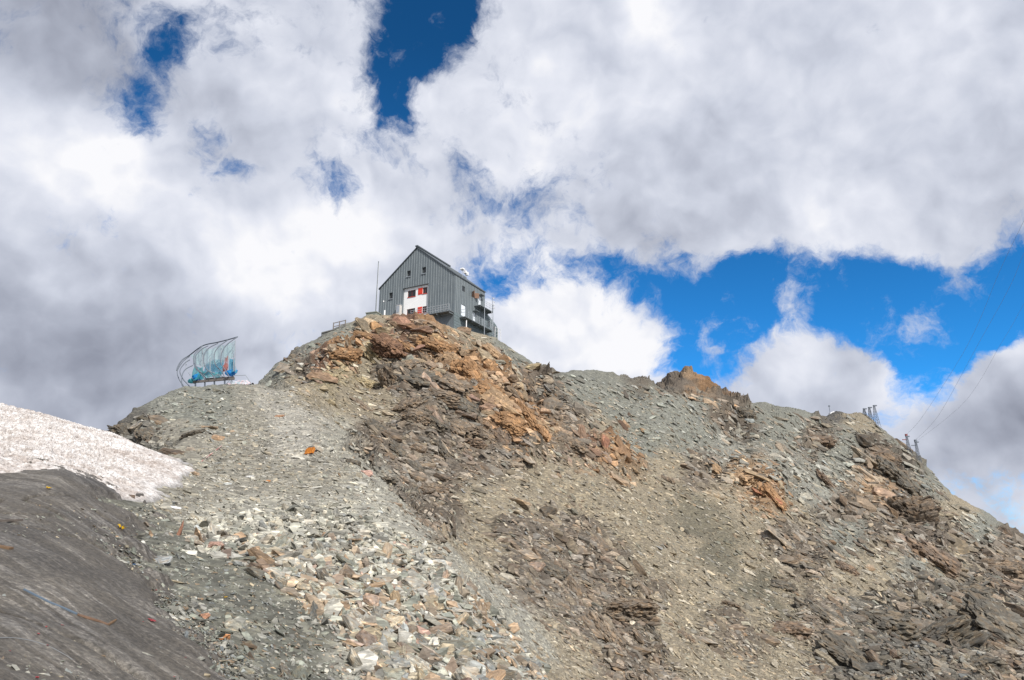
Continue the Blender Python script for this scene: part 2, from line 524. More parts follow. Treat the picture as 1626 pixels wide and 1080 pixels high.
# strata frame: long axis falls to the right, thin axis close to the slope normal
U = (Xv * .84 + Yv * .12 - Z0 * .53)
V = (Xv * .50 - Yv * .30 + Z0 * .81)
Wc = (Xv * .10 + Yv * .94 + Z0 * .30)
disp = fbm(Xv / 11, Yv / 11, Z0 / 11, 4, 31) * (.30 + .85 * np.clip(cliff, 0, 1)) * np.clip(Rv / 40, .25, 2.2)
tint = np.ones_like(disp)
disp += fbm(U / 5, V / 2, Wc / 4, 5, 35, .58) * .75 * cliff * np.clip(Rv / 60, .4, 1.5)
for size, ac, asx, sd_, ct in ((5.0, .85, .0, 41, .10), (1.9, .5, .04, 43, .14), (.8, .14, .07, 47, .12)):
    s = size * np.clip(grow, .8, 1.5)
    cx, cy, cz, q1, q2, q3, edge = cells(U / s / 1.7, V / s / .7, Wc / s, sd_)
    a = (ac * cliff + asx * scree) * (s / size)
    facet = (q1 - .5) * 1.5 + 1.5 * (cx * (q2 - .5) + cz * (q3 - .5)) + cy * .25
    disp += a * facet * np.clip(edge / .22, 0, 1)
    tint *= 1 + ct * (q2 - .5) * 2 * np.clip(.35 + .8 * cliff, 0, 1.2)
# ledges that follow the strata
st = V / (1.5 * np.clip(grow, .8, 1.5)) + fbm(U / 6, V / 6, Wc / 6, 4, 39) * 1.3
st = st - np.floor(st)
disp += np.where(st < .72, st / .72, (1 - st) / .28) * .66 * np.clip(cliff - .25, 0, 1) * np.clip(grow, .8, 1.6) * np.clip((230 - Rv) / 60, .15, 1) * np.clip(Rv / 75, .35, 1)
disp += fbm(Xv * 3, Yv * 3, Z0 * 3, 3, 61) * .03 * np.clip(Rv / 15, .3, 2)
disp *= (1 - .93 * under) * (1 - far) + far * 3
# keep the skyline of the summit and the hut's terrace calm
hut_th, _ = ray(685, 510)
calm = np.exp(-(((thv - hut_th) / .07) ** 2)) * np.clip((Rv - 88.5) / 3, 0, 1) * np.clip((128 - Rv) / 10, 0, 1)
disp *= 1 - .85 * np.clip(calm * 1.4, 0, 1)
disp = np.where(Rv < 4, disp * .3, disp)
disp -= under * .05
keep = np.clip(1.15 - Rv / 4000, 0, 1)
Xf = Xv + NX * disp * .8; Yf = Yv + NY * disp * .8; Zf = Z0 + (NZ * .6 + .4) * disp
colv = colv * (.82 - .13 * np.clip((Rv - 22) / 14, 0, 1) * np.clip(scree + cliff, 0, 1))[:, None] * np.clip(tint, .35, 2.2)[:, None]  # farther ground darkened in colour so gaps between stones read as shadow
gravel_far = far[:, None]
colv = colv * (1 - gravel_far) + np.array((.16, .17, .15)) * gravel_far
vv = np.stack([Xf, Yf, Zf], 1)
idx = np.arange(len(vv)).reshape(TH.shape)
F = np.stack([idx[:-1, :-1], idx[:-1, 1:], idx[1:, 1:], idx[1:, :-1]], 2).reshape(-1, 4)
F = F[:, ::-1]
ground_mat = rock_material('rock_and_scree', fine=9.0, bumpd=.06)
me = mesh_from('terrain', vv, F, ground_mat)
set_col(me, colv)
terrain = tag(link('terrain', me), kind='structure')
# the small disc under the camera
cm = bmesh.new()
ring = [cm.verts.new(vv[idx[i, 0]]) for i in range(0, len(th_all) - 1, 10)]
cm.faces.new(ring[::-1])
me2 = bpy.data.meshes.new('ground'); cm.to_mesh(me2); cm.free()
set_col(me2, np.tile(np.array([(.115, .115, .098)]), (len(me2.vertices), 1)))
me2.materials.append(ground_mat)
tag(link('ground', me2), kind='structure')
from mathutils.bvhtree import BVHTree
si = idx[::2, ::2]
FB = np.stack([si[:-1, :-1], si[:-1, 1:], si[1:, 1:], si[1:, :-1]], 2).reshape(-1, 4)
FB = FB[(Rv[FB[:, 0]] < 320) & (abs(thv[FB[:, 0]]) < rad(52)) & (Rv[FB[:, 0]] > 3)]
used, inv = np.unique(FB, return_inverse=True)
BVH = BVHTree.FromPolygons(vv[used].tolist(), inv.reshape(FB.shape).tolist())
CAMP = Vector((0, 0, EYE))


def drop(px, py):
    """where the line of sight through a photo pixel meets the ground"""
    th, t = ray(px, py)
    d = Vector((math.sin(th), math.cos(th), t)).normalized()
    return BVH.ray_cast(CAMP, d)[0]


def floor_at(x, y):
    h = BVH.ray_cast(Vector((x, y, 200)), Vector((0, 0, -1)))
    return h[0], h[1]


# ------------------------------------------------------------------ snow patch and dirty ice: sheets with real thickness
def slab_sheet(name, poly, th_rng, r_rng, n, thick, rim, mat, relief, smooth=True, low=.15, jagged=.13):
    a = np.linspace(*th_rng, n[0]); b = np.linspace(math.log(r_rng[0]), math.log(r_rng[1]), n[1])
    T, L = np.meshgrid(a, b, indexing='ij')
    t, l = T.ravel(), L.ravel()
    r = np.exp(l); x, y = r * np.sin(t), r * np.cos(t)
    z = LAND.z(t, l)
    jag = fbm(x / .9, y / .9, z * 0, 5, 71, .62) * jagged * np.clip(r / 14, .5, 2)
    sd = poly_sd(t, l, poly) + jag
    prof = np.clip(sd / rim, 0, 1)
    h = -low + (thick + low) * np.sqrt(np.clip(1 - (1 - prof) ** 2, 0, 1))
    h = np.where(sd < 0, -low + np.clip(sd, -1, 0) * .2, h)
    z = z + h + relief(x, y, z) * np.clip(sd / rim, 0, 1)
    keepv = sd > -.5
    idx = np.arange(len(t)).reshape(T.shape)
    f = np.stack([idx[:-1, :-1], idx[1:, :-1], idx[1:, 1:], idx[:-1, 1:]], 2).reshape(-1, 4)
    f = f[keepv[f].any(1)]
    used, inv = np.unique(f, return_inverse=True)
    v = np.stack([x, y, z], 1)[used]
    me = mesh_from(name, v, inv.reshape(f.shape), mat, smooth)
    at_ = me.attributes.new('Edge', 'FLOAT', 'POINT')
    at_.data.foreach_set('value', np.ascontiguousarray(sd[used], dtype=np.float32))
    return tag(link(name, me), kind='structure')


m, nt, b = new_mat('old_dirty_snow')
v = coords(nt)
n1 = noise_tex(nt, v, 9, 6, .7)
n2 = noise_tex(nt, v, 1.1, 5, .6)
n3 = noise_tex(nt, v, 34, 3, .7)
c1 = ramp(nt, n1, [(.32, (.27, .235, .215)), (.47, (.58, .55, .525)), (.62, (.80, .79, .78))])
c2 = ramp(nt, n2, [(.33, (.66, .60, .56)), (.62, (1, 1, 1))])
c3 = ramp(nt, n3, [(.28, (.5, .46, .42)), (.42, (1, 1, 1))])
c = mixc(nt, mixc(nt, c1, c2, 1, 'MULTIPLY'), c3, .8, 'MULTIPLY')
ed = node(nt, 'ShaderNodeAttribute', attribute_name='Edge')
c = mixc(nt, mixc(nt, (.21, .20, .19), c1, .25), c, ramp(nt, ed.outputs[2], [(.05, (0, 0, 0)), (.20, (1, 1, 1))]))
nt.links.new(c, b.inputs['Base Color'])
b.inputs['Roughness'].default_value = .7
b.inputs['Specular IOR Level'].default_value = .3
bump(nt, b, n1, .8, .09)
SNOW_M = m


def snow_relief(x, y, z):
    p = fbm(x / .28, y / .28, z * 0, 4, 81, .62)
    return -np.abs(p) * .17 + fbm(x / 2.2, y / 2.2, z * 0, 3, 85) * .10


slab_sheet('snow', SNOW_POLY, (rad(-48), rad(-22)), (13, 60), (620, 520), .13, 1.6, SNOW_M, snow_relief, False)

m, nt, b = new_mat('gritty_glacier_ice')
mp = node(nt, 'ShaderNodeMapping')
mp.inputs['Scale'].default_value = (.22, 3.0, 0)
pa, pb = hit(40, 880), hit(300, 1050)
sd_ = (math.exp(pb[1]) * math.sin(pb[0]) - math.exp(pa[1]) * math.sin(pa[0]), math.exp(pb[1]) * math.cos(pb[0]) - math.exp(pa[1]) * math.cos(pa[0]))
STREAK = math.atan2(sd_[1], sd_[0])
nt.links.new(coords(nt, (1, 1, 1), (0, 0, -STREAK)), mp.inputs[0])
vs = mp.outputs[0]
v = coords(nt)
n1 = noise_tex(nt, vs, 1.6, 7, .68)
n2 = noise_tex(nt, v, 18, 6, .7)
n3 = noise_tex(nt, v, .55, 4, .6)
n5 = noise_tex(nt, v, .9, 6, .7)
n4 = noise_tex(nt, v, 70, 4, .75)
mp2 = node(nt, 'ShaderNodeMapping')
mp2.inputs['Scale'].default_value = (.10, 1.5, 0)
nt.links.new(coords(nt, (1, 1, 1), (0, 0, -STREAK)), mp2.inputs[0])
n6 = noise_tex(nt, mp2.outputs[0], 1.9, 6, .6)
c1 = ramp(nt, n1, [(.36, (.062, .058, .053)), (.52, (.098, .093, .086)), (.66, (.165, .163, .16)), (.80, (.30, .30, .305))])
c1 = mixc(nt, c1, ramp(nt, n2, [(.3, (.15, .148, .145)), (.7, (.36, .36, .365))]), ramp(nt, n6, [(.470, (0, 0, 0)), (.498, (.55, .55, .55)), (.506, (.55, .55, .55)), (.55, (0, 0, 0))]))
c1 = mixc(nt, (.075, .071, .066), c1, ramp(nt, n5, [(.36, (.12, .12, .12)), (.62, (1, 1, 1))]))
c2 = ramp(nt, n2, [(.3, (.5, .5, .5)), (.5, (1, 1, 1)), (.72, (1.75, 1.72, 1.66))])
c3 = ramp(nt, n3, [(.35, (.75, .75, .77)), (.6, (1.15, 1.13, 1.1))])
c = mixc(nt, mixc(nt, c1, c2, 1, 'MULTIPLY'), c3, 1, 'MULTIPLY')
c = mixc(nt, c, (1.0, .95, .87), 1, 'MULTIPLY')
c = mixc(nt, c, ramp(nt, n4, [(.3, (.55, .55, .55)), (.5, (1, 1, 1)), (.68, (1.1, 1.1, 1.1)), (.76, (2.2, 2.15, 2.05))]), .8, 'MULTIPLY')
nt.links.new(c, b.inputs['Base Color'])
b.inputs['Roughness'].default_value = .62
b.inputs['Specular IOR Level'].default_value = .3
add = node(nt, 'ShaderNodeMath', operation='MULTIPLY_ADD')
nt.links.new(n2, add.inputs[0]); add.inputs[1].default_value = .35
nt.links.new(n1, add.inputs[2])
bump(nt, b, add.outputs[0], .6, .08)
ICE_M = m


def ice_relief(x, y, z):
    w = x * math.cos(STREAK) + y * math.sin(STREAK); u = -x * math.sin(STREAK) + y * math.cos(STREAK)
    return fbm(u / .5, w / 2.6, z * 0, 4, 91) * .016 + fbm(x / .35, y / .35, z * 0, 4, 93) * .016 + fbm(x / 2.5, y / 2.5, z * 0, 3, 95) * .05 + np.where(
        True, -.12 * np.exp(-(np.abs(fbm(x / 3.1, y / 3.1, z * 0, 3, 97)) / .018) ** 2), 0)


slab_sheet('glacier_ice', ICE_POLY, (rad(-52), rad(-12)), (3.0, 26), (620, 560), .015, .3, ICE_M, ice_relief, True, .03, .6)


# ------------------------------------------------------------------ stones
def hull(n, flat, seed, cut=.0):
    r = np.random.default_rng(seed)
    bm = bmesh.new()
    for _ in range(n):
        p = r.uniform(-1, 1, 3)
        p /= (abs(p) ** 3.2).sum() ** (1 / 3.2)          # squarish blocks rather than balls
        p = p * (1 - .22 * r.random())
        bm.verts.new((p[0], p[1] * r.uniform(.85, 1), p[2] * flat))
    res = bmesh.ops.convex_hull(bm, input=bm.verts)
    bmesh.ops.delete(bm, geom=[g for g in bm.verts if not g.link_faces], context='VERTS')
    bmesh.ops.triangulate(bm, faces=bm.faces)
    bmesh.ops.recalc_face_normals(bm, faces=bm.faces)
    bm.verts.index_update()
    v = np.array([x.co[:] for x in bm.verts]); f = np.array([[q.index for q in x.verts] for x in bm.faces])
    bm.free()
    return v, f


SHAPES = [hull(9 + k % 5, .55 + .25 * (k % 3) / 2, 100 + k) for k in range(16)]
BIGSHAPES = [hull(15 + k % 8, .7, 300 + k) for k in range(12)]


def detail(v, f, seed, n=2, amp=.06):
    """break a hull's faces so that a large stone shows chips and ledges"""
    bm = bmesh.new()
    vs = [bm.verts.new(p) for p in v]
    for t in f:
        bm.faces.new([vs[i] for i in t])
    bmesh.ops.subdivide_edges(bm, edges=bm.edges[:], cuts=n, use_grid_fill=True)
    bmesh.ops.triangulate(bm, faces=bm.faces[:])
    p = np.array([x.co[:] for x in bm.verts])
    q = p * 2.2 + seed * 3.7
    d = fbm(q[:, 0], q[:, 1], q[:, 2] * 2.2, 3, seed) * amp
    st = np.round((p[:, 2] + d) * 5) / 5
    p = p * (1 + d[:, None]) + np.array([0, 0, 1.0]) * (0.25 * (st - p[:, 2]))[:, None]
    for x, c in zip(bm.verts, p):
        x.co = c
    bm.verts.index_update()
    fo = np.array([[q.index for q in x.verts] for x in bm.faces])
    bm.free()
    return p, fo


TINTS = {'grey': (.36, .355, .325), 'green': (.265, .29, .25), 'blue': (.27, .30, .315), 'rust': (.36, .225, .125), 'tan': (.38, .315, .215),
         'dark': (.135, .128, .115), 'brown': (.235, .165, .12), 'white': (.50, .49, .45), 'red': (.29, .16, .125)}


def in_poly(px, py, poly):
    c = np.zeros(px.shape, bool)
    for (ax, ay), (bx, by) in zip(poly, poly[1:] + poly[:1]):
        c ^= ((ay > py) != (by > py)) & (px < (bx - ax) * (py - ay) / (by - ay + 1e-9) + ax)
    return c


def frame(nrm, spin, tilt):
    """rotation whose z is the slab's thin axis and x its long axis, running down to the right"""
    z = Vector(nrm)
    z = (z * .75 + Vector((.42, -.30, .80)) * .45).normalized()
    z = (z + Vector(RNG.normal(0, tilt, 3))).normalized()
    x = Vector((.8, -.1, -.5)) + Vector(RNG.normal(0, spin, 3))
    x = (x - z * x.dot(z)).normalized()
    y = z.cross(x)
    return np.array((x, y, z)).T


FAN = [(320, 835), (360, 812), (430, 815), (520, 798), (600, 828), (680, 868), (770, 955), (862, 1058), (900, 1130), (600, 1130), (545, 1020), (470, 950), (390, 905), (300, 865)]
DIRT = [(150, 805), (320, 835), (300, 865), (390, 905), (470, 950), (545, 1020), (600, 1130), (410, 1130), (365, 1075), (312, 1020), (258, 975), (205, 925), (170, 872)]
PATH = [(240, 800), (310, 745), (320, 690), (390, 625), (480, 620), (520, 690), (580, 750), (640, 830), (600, 828), (520, 798), (430, 815), (360, 812), (320, 835), (165, 812)]
SKY = [(300, 745), (235, 716), (178, 697), (205, 672), (285, 622), (375, 615), (405, 612), (440, 580), (520, 536), (590, 505), (660, 506), (730, 524), (800, 542), (850, 588),
       (930, 600), (1040, 616), (1170, 640), (1290, 664), (1370, 660), (1440, 714), (1480, 750), (1510, 790), (1626, 866), (1700, 930), (1700, 1130), (640, 1130), (600, 800)]
HOUSE_ZONE = [(585, 380), (805, 380), (805, 545), (760, 527), (715, 519), (690, 505), (645, 498), (620, 497), (585, 500)]
STONES = []        # (apparent size, position, rotation, scales, colour, shape id, zone)


def scatter(n, zone, size_fn, tints, poly, box, sink=.25, spin=.45, tilt=.25, keep=None, zone_mix=.5, wander=10, flat=(.22, .5), lift=0.0):
    names = list(tints); pr = np.array([tints[k] for k in names], float); pr /= pr.sum()
    made = 0
    while made < n:
        m = int((n - made) * 2.2) + 50
        px = RNG.uniform(box[0], box[2], m); py = RNG.uniform(box[1], box[3], m)
        q = in_poly(px, py, poly)
        px, py = px[q], py[q]
        c, a, b = zones(px + RNG.normal(0, wander, len(px)), py + RNG.normal(0, wander * .8, len(px)))
        if keep:
            q = RNG.random(len(px)) < keep(a, b)
            px, py, c, a, b = px[q], py[q], c[q], a[q], b[q]
        for i in range(min(len(px), n - made)):
            th, t = ray(px[i], py[i])
            h = BVH.ray_cast(CAMP, Vector((math.sin(th), math.cos(th), t)).normalized())
            if h[0] is None:
                continue
            r = math.hypot(h[0].x, h[0].y)
            if r > 330:
                continue
            s = size_fn(r, b[i])
            k = names[RNG.choice(len(names), p=pr)]
            col = .84 * np.array(TINTS[k]) * float(np.clip(RNG.lognormal(0, .34), .4, 2))
            if zone_mix > 0:
                col = col * (1 - zone_mix) + c[i] * .9 * zone_mix * float(np.clip(RNG.lognormal(.03, .36), .4, 2.2))
            sx = s * RNG.uniform(.85, 1.5); sy = s * RNG.uniform(.5, .9); sz = s * RNG.uniform(*flat)
            R = frame(h[1] if h[1].z > 0 else -h[1], spin, tilt)
            p = np.array(h[0]) + R[:, 2] * sz * (1 - 2 * sink) * .5
            p[2] += lift
            STONES.append((s / max(r, 6), p, R, (sx, sy, sz), col, int(RNG.integers(0, 16)), zone, k, r, px[i], py[i]))
            made += 1


ln = lambda m, s, lo, hi: float(np.clip(RNG.lognormal(math.log(m), s), lo, hi))
P1 = 1 / 1190.0     # metres per photo pixel and metre of distance (half sizes below)
RUSTY = {'grey': 3.5, 'green': 2, 'blue': 1.2, 'rust': 2.6, 'tan': 1.6, 'brown': 1.4, 'white': .4, 'dark': .5, 'red': .5}
PALE = {'grey': 5, 'green': 2.5, 'blue': 1.2, 'tan': 1.4, 'brown': .4, 'white': .8, 'rust': .35, 'dark': .3}
EARTH = {'grey': 4, 'green': 3, 'blue': 1.3, 'tan': 1.2, 'brown': 1, 'white': .6, 'rust': .6, 'dark': 1}
# the stone fan in front: pale above, rusty below
UPFAN = [p for p in [(320, 835), (360, 812), (430, 815), (520, 798), (600, 828), (680, 868), (760, 950), (680, 935), (560, 905), (420, 880), (330, 862)]]
scatter(6000, 'fan', lambda r, q: ln(.046, .8, .013, .25), PALE, UPFAN, (300, 790, 780, 960), spin=.9, tilt=.5, flat=(.35, .8), sink=.4, zone_mix=.74)
scatter(6500, 'fan', lambda r, q: ln(.062, .75, .016, .29), RUSTY, FAN, (290, 850, 910, 1130), spin=.9, tilt=.40, flat=(.28, .7), zone_mix=.42, sink=.32)
scatter(3600, 'dirt', lambda r, q: ln(.026, .6, .010, .22), EARTH, DIRT, (160, 800, 620, 1130), spin=1, tilt=.35)
scatter(6500, 'path', lambda r, q: ln(.034, .6, .012, .26) * (r / 25) ** .7, {'grey': 5, 'green': 1.2, 'tan': 2, 'white': 1.2, 'blue': .7, 'rust': .25, 'dark': .8}, PATH, (160, 615, 650, 840), spin=1, tilt=.3,  zone_mix=.55)
# the hillside: scree everywhere, blocks where rock crops out
HB = (170, 490, 1690, 1130)
NAT = {'grey': 4, 'green': 2, 'blue': 1, 'tan': 2.4, 'brown': 1, 'white': .7, 'rust': .5, 'dark': 1.2}
out_path = lambda: None
scatter(34000, 'slope', lambda r, q: ln(1.55, .6, .6, 8) * P1 * r * (.8 + .35 * q), NAT, SKY, HB, keep=lambda a, b: .15 + b, zone_mix=.62, spin=.36, tilt=.26, wander=20, flat=(.25, .6))
scatter(6500, 'slope', lambda r, q: ln(3.6, .5, 1.6, 12) * P1 * r, NAT, SKY, HB, keep=lambda a, b: b * .9 + a * .5, zone_mix=.70, spin=.38, tilt=.22, wander=18, flat=(.25, .65), sink=.35)
ROCKY = {'grey': 1.2, 'brown': 1, 'dark': .6, 'tan': .8, 'rust': .35}
scatter(9000, 'crag', lambda r, q: ln(4.2, .5, 2, 11) * P1 * r, ROCKY, SKY, HB, keep=lambda a, b: np.clip(a * 1.2 - .25, 0, 1), zone_mix=.75, spin=.25, tilt=.2, sink=.5, wander=20, flat=(.35, .75))
scatter(2600, 'crag', lambda r, q: ln(8.5, .42, 5, 22) * P1 * r, ROCKY, SKY, HB, keep=lambda a, b: np.clip(a * 1.3 - .4, 0, 1), zone_mix=.8, spin=.2, tilt=.16, sink=.62, wander=16, flat=(.4, .8))
SUMMIT = [(590, 506), (650, 512), (735, 530), (800, 548), (850, 640), (900, 690), (760, 660), (700, 600), (620, 560), (540, 590), (520, 560)]
scatter(170, 'crag', lambda r, q: ln(11, .35, 7, 22) * P1 * r, {'brown': 1.3, 'tan': 1.2, 'rust': .9, 'red': .5}, SUMMIT, (500, 490, 910, 700), zone_mix=.6, spin=.3, tilt=.25, sink=.5, wander=12, flat=(.4, .8))
ICEP = [(0, 800), (160, 810), (200, 900), (330, 1030), (400, 1120), (0, 1120)]
scatter(1500, 'dirt', lambda r, q: ln(.011, .65, .004, .06), EARTH, ICEP, (0, 760, 410, 1120), spin=1, tilt=.35, lift=.055)
BAND = [(150, 790), (195, 800), (205, 850), (240, 915), (295, 965), (350, 1010), (410, 1060), (440, 1120), (340, 1120), (300, 1040), (235, 980), (180, 920), (150, 860), (140, 820)]
scatter(2600, 'dirt', lambda r, q: ln(.015, .65, .005, .09), EARTH, BAND, (130, 780, 450, 1120), spin=1, tilt=.35, lift=.035)
STONES.sort(key=lambda s: -s[0])


def lump(name, stones, mat, kind, shapes):
    V, Fc, C = [], [], []
    o = 0
    by = {}
    for s in stones:
        by.setdefault(s[5] % len(shapes), []).append(s)
    for k, ss in by.items():
        v, f = shapes[k]
        R = np.array([s[2] for s in ss]); S = np.array([s[3] for s in ss]); P = np.array([s[1] for s in ss]); c = np.array([s[4] for s in ss])
        W = np.einsum('nij,nkj->nki', R, v[None] * S[:, None]) + P[:, None]
        n, m = len(ss), len(v)
        V.append(W.reshape(-1, 3)); C.append(np.repeat(c, m, 0))
        Fc.append((f[None] + (np.arange(n) * m)[:, None, None]).reshape(-1, 3) + o)
        o += n * m
    me = mesh_from(name, np.concatenate(V), np.concatenate(Fc), mat)
    set_col(me, np.concatenate(C))
    return tag(link(name, me), kind=kind)


stone_mat = rock_material('scree_stone', fine=13.0, bumpd=.03)


# ------------------------------------------------------------------ building blocks for made things
class MB:
    def __init__(self):
        self.bm = bmesh.new()

    def box(self, x0, x1, y0, y1, z0, z1):
        x0, x1 = sorted((x0, x1)); y0, y1 = sorted((y0, y1)); z0, z1 = sorted((z0, z1))
        v = [self.bm.verts.new(p) for p in ((x0, y0, z0), (x1, y0, z0), (x1, y1, z0), (x0, y1, z0), (x0, y0, z1), (x1, y0, z1), (x1, y1, z1), (x0, y1, z1))]
        for f in ((3, 2, 1, 0), (4, 5, 6, 7), (0, 1, 5, 4), (1, 2, 6, 5), (2, 3, 7, 6), (3, 0, 4, 7)):
            self.bm.faces.new([v[i] for i in f])
        return self

    def tube(self, pts, r, n=7, closed=False):
        pts = [Vector(p) for p in pts]
        rr = r if hasattr(r, '__len__') else [r] * len(pts)
        prev = None
        rings = []
        for i, p in enumerate(pts):
            a = pts[max(i - 1, 0)]; b = pts[min(i + 1, len(pts) - 1)]
            d = (b - a).normalized()
            ref = prev if prev is not None else (Vector((0, 0, 1)) if abs(d.z) < .9 else Vector((1, 0, 0)))
            x = (ref - d * ref.dot(d))
            x = x.normalized() if x.length > 1e-5 else d.orthogonal().normalized()
            prev = x
            y = d.cross(x)
            rings.append([self.bm.verts.new(p + (x * math.cos(k * 2 * math.pi / n) + y * math.sin(k * 2 * math.pi / n)) * rr[i]) for k in range(n)])
        for a, b in zip(rings, rings[1:]):
            for k in range(n):
                self.bm.faces.new((a[k], a[(k + 1) % n], b[(k + 1) % n], b[k]))
        self.bm.faces.new(rings[0][::-1]); self.bm.faces.new(rings[-1])
        return self

    def poly(self, pts):
        self.bm.faces.new([self.bm.verts.new(p) for p in pts])
        return self

    def prism(self, pts, off):
        """a flat outline given thickness"""
        off = Vector(off)
        a = [self.bm.verts.new(p) for p in pts]; b = [self.bm.verts.new(Vector(p) + off) for p in pts]
        self.bm.faces.new(a[::-1]); self.bm.faces.new(b)
        for i in range(len(a)):
            j = (i + 1) % len(a)
            self.bm.faces.new((a[i], a[j], b[j], b[i]))
        return self

    def build(self, name, mat, parent=None, smooth=False):
        bmesh.ops.recalc_face_normals(self.bm, faces=self.bm.faces[:])
        me = bpy.data.meshes.new(name)
        self.bm.to_mesh(me); self.bm.free()
        me.materials.append(mat)
        if smooth:
            me.shade_smooth()
        return link(name, me, parent)


def plain(name, col, rough=.6, metal=0.0, var=.18, scale=3.0, spec=.4):
    m, nt, b = new_mat(name)
    v = coords(nt)
    n = noise_tex(nt, v, scale, 5, .65)
    f = ramp(nt, n, [(.25, (1 - var,) * 3), (.75, (1 + var,) * 3)])
    nt.links.new(mixc(nt, col, f, 1, 'MULTIPLY'), b.inputs['Base Color'])
    b.inputs['Roughness'].default_value = rough
    b.inputs['Metallic'].default_value = metal
    b.inputs['Specular IOR Level'].default_value = spec
    return m


def empty(name, loc, rz=0.0):
    o = bpy.data.objects.new(name, None)
    o.empty_display_size = .3
    o.location = loc
    o.rotation_euler = (0, 0, rz)
    COL.objects.link(o)
    return o


M = {}
m, nt, b = new_mat('weathered_zinc_cladding')
mp = coords(nt, (1.6, 1.6, .12))
n1 = noise_tex(nt, mp, 2.2, 5, .65)
n2 = noise_tex(nt, coords(nt), .5, 4, .6)
f1 = ramp(nt, n1, [(.3, (.118, .138, .150)), (.55, (.145, .170, .183)), (.72, (.215, .24, .25))])
f2 = ramp(nt, n2, [(.3, (.88, .9, .92)), (.7, (1.1, 1.08, 1.06))])
nt.links.new(mixc(nt, f1, f2, 1, 'MULTIPLY'), b.inputs['Base Color'])
b.inputs['Roughness'].default_value = .55
b.inputs['Metallic'].default_value = .15
M['zinc'] = m
M['seam'] = plain('zinc_seam', (.36, .40, .41), .45, .3)
M['roof'] = plain('dark_zinc_roof', (.085, .10, .11), .5, .2)
M['white'] = plain('white_render', (.80, .80, .79), .8, 0, .04, 1.5)
M['red'] = plain('red_shutter_paint', (.62, .045, .02), .5, 0, .1)
M['glass'] = plain('dark_window_glass', (.018, .02, .02), .12, 0, .1, 2, .5)
M['frame'] = plain('dark_red_window_frame', (.16, .035, .03), .6)
M['steel'] = plain('galvanised_steel', (.36, .39, .42), .45, .35)
M['darksteel'] = plain('dark_steel_grating', (.17, .19, .20), .6, .2)
M['board'] = plain('grey_weatherboard', (.145, .18, .19), .65, .05)
M['underside'] = plain('grey_base_wall', (.10, .11, .125), .8)
M['door'] = plain('pale_grey_door', (.70, .74, .78), .5, 0, .05)
M['wood'] = plain('brown_shutter_wood', (.20, .11, .07), .7)
M['concrete'] = plain('mossy_concrete', (.22, .235, .20), .9, 0, .3, 2)
M['paint_white'] = plain('white_paint', (.8, .8, .8), .5, 0, .05)
M['greywood'] = plain('weathered_grey_timber', (.17, .15, .135), .85, 0, .3, 6)

C0 = at(720, 516, 100)
hut = tag(empty('mountain_hut', C0, rad(-28)), 'tall grey metal-clad mountain hut with a white panel and red shutters on the rocky summit', 'mountain hut')
HW, HL, EAVE, APEX = 13.8, 8.91, 7.9, 13.44
K_ = (APEX - EAVE) / (HW / 2)
roof_w = lambda u: APEX - abs(u - HW / 2) * K_
HOLES = [(4.62, 9.3, -.5, 7.22), (8.0, 8.68, 9.07, 9.95), (5.17, 5.87, 9.05, 10.01), (11.24, 11.89, 5.98, 6.93)]
SIDE_HOLES = [(2.16, 2.99, 5.95, 6.78), (2.0, 3.2, 1.62, 3.84), (6.95, 7.8, 4.72, 6.76), (5.39, 6.08, 1.95, 3.65), (4.95, 5.75, 5.9, 6.72)]


def wall_panel(mb, span, top, holes, depth, place, clip=None, bottom=1.95):
    """a wall of quads with real openings and reveals; place(a, out, w) -> local point"""
    bm = bmesh.new()
    A = sorted({0.0, span, *[h[0] for h in holes], *[h[1] for h in holes]})
    Wz = sorted({bottom, top, *[max(h[2], bottom) for h in holes], *[h[3] for h in holes]})
    for a0, a1 in zip(A, A[1:]):
        for w0, w1 in zip(Wz, Wz[1:]):
            ca, cw = (a0 + a1) / 2, (w0 + w1) / 2
            if any(h[0] < ca < h[1] and h[2] < cw < h[3] for h in holes):
                continue
            bm.faces.new([bm.verts.new(place(*p)) for p in ((a0, 0, w0), (a1, 0, w0), (a1, 0, w1), (a0, 0, w1))])
    for a0, a1, w0, w1 in holes:
        w0 = max(w0, bottom)
        for p in (((a0, 0, w0), (a0, depth, w0), (a0, depth, w1), (a0, 0, w1)), ((a1, 0, w0), (a1, depth, w0), (a1, depth, w1), (a1, 0, w1)),
                  ((a0, 0, w1), (a0, depth, w1), (a1, depth, w1), (a1, 0, w1)), ((a0, 0, w0), (a0, depth, w0), (a1, depth, w0), (a1, 0, w0))):
            bm.faces.new([bm.verts.new(place(*q)) for q in p])
    if clip:
        for co, no in clip:
            bmesh.ops.bisect_plane(bm, geom=bm.verts[:] + bm.edges[:] + bm.faces[:], plane_co=co, plane_no=no, clear_outer=True)
    tmp = bpy.data.meshes.new('tmp'); bm.to_mesh(tmp); bm.free()
    mb.bm.from_mesh(tmp); bpy.data.meshes.remove(tmp)


front = lambda u, d, w: Vector((-u, d, w))
side = lambda v, d, w: Vector((-d, v, w))
w = MB()
nr = Vector((K_, 0, 1)).normalized(); nlft = Vector((-K_, 0, 1)).normalized()
wall_panel(w, HW, APEX, HOLES, .32, front, [(Vector((0, 0, EAVE)), nr), (Vector((-HW, 0, EAVE)), nlft)], bottom=-.6)
wall_panel(w, HL, EAVE, SIDE_HOLES, .14, side, bottom=-.6)
w.poly([(-HW, 0, -.6), (-HW, HL, -.6), (-HW, HL, EAVE), (-HW, 0, EAVE)])
w.poly([(0, HL, -.6), (-HW, HL, -.6), (-HW, HL, EAVE), (-HW / 2, HL, APEX), (0, HL, EAVE)])
wall = w.build('wall', M['zinc'], hut)
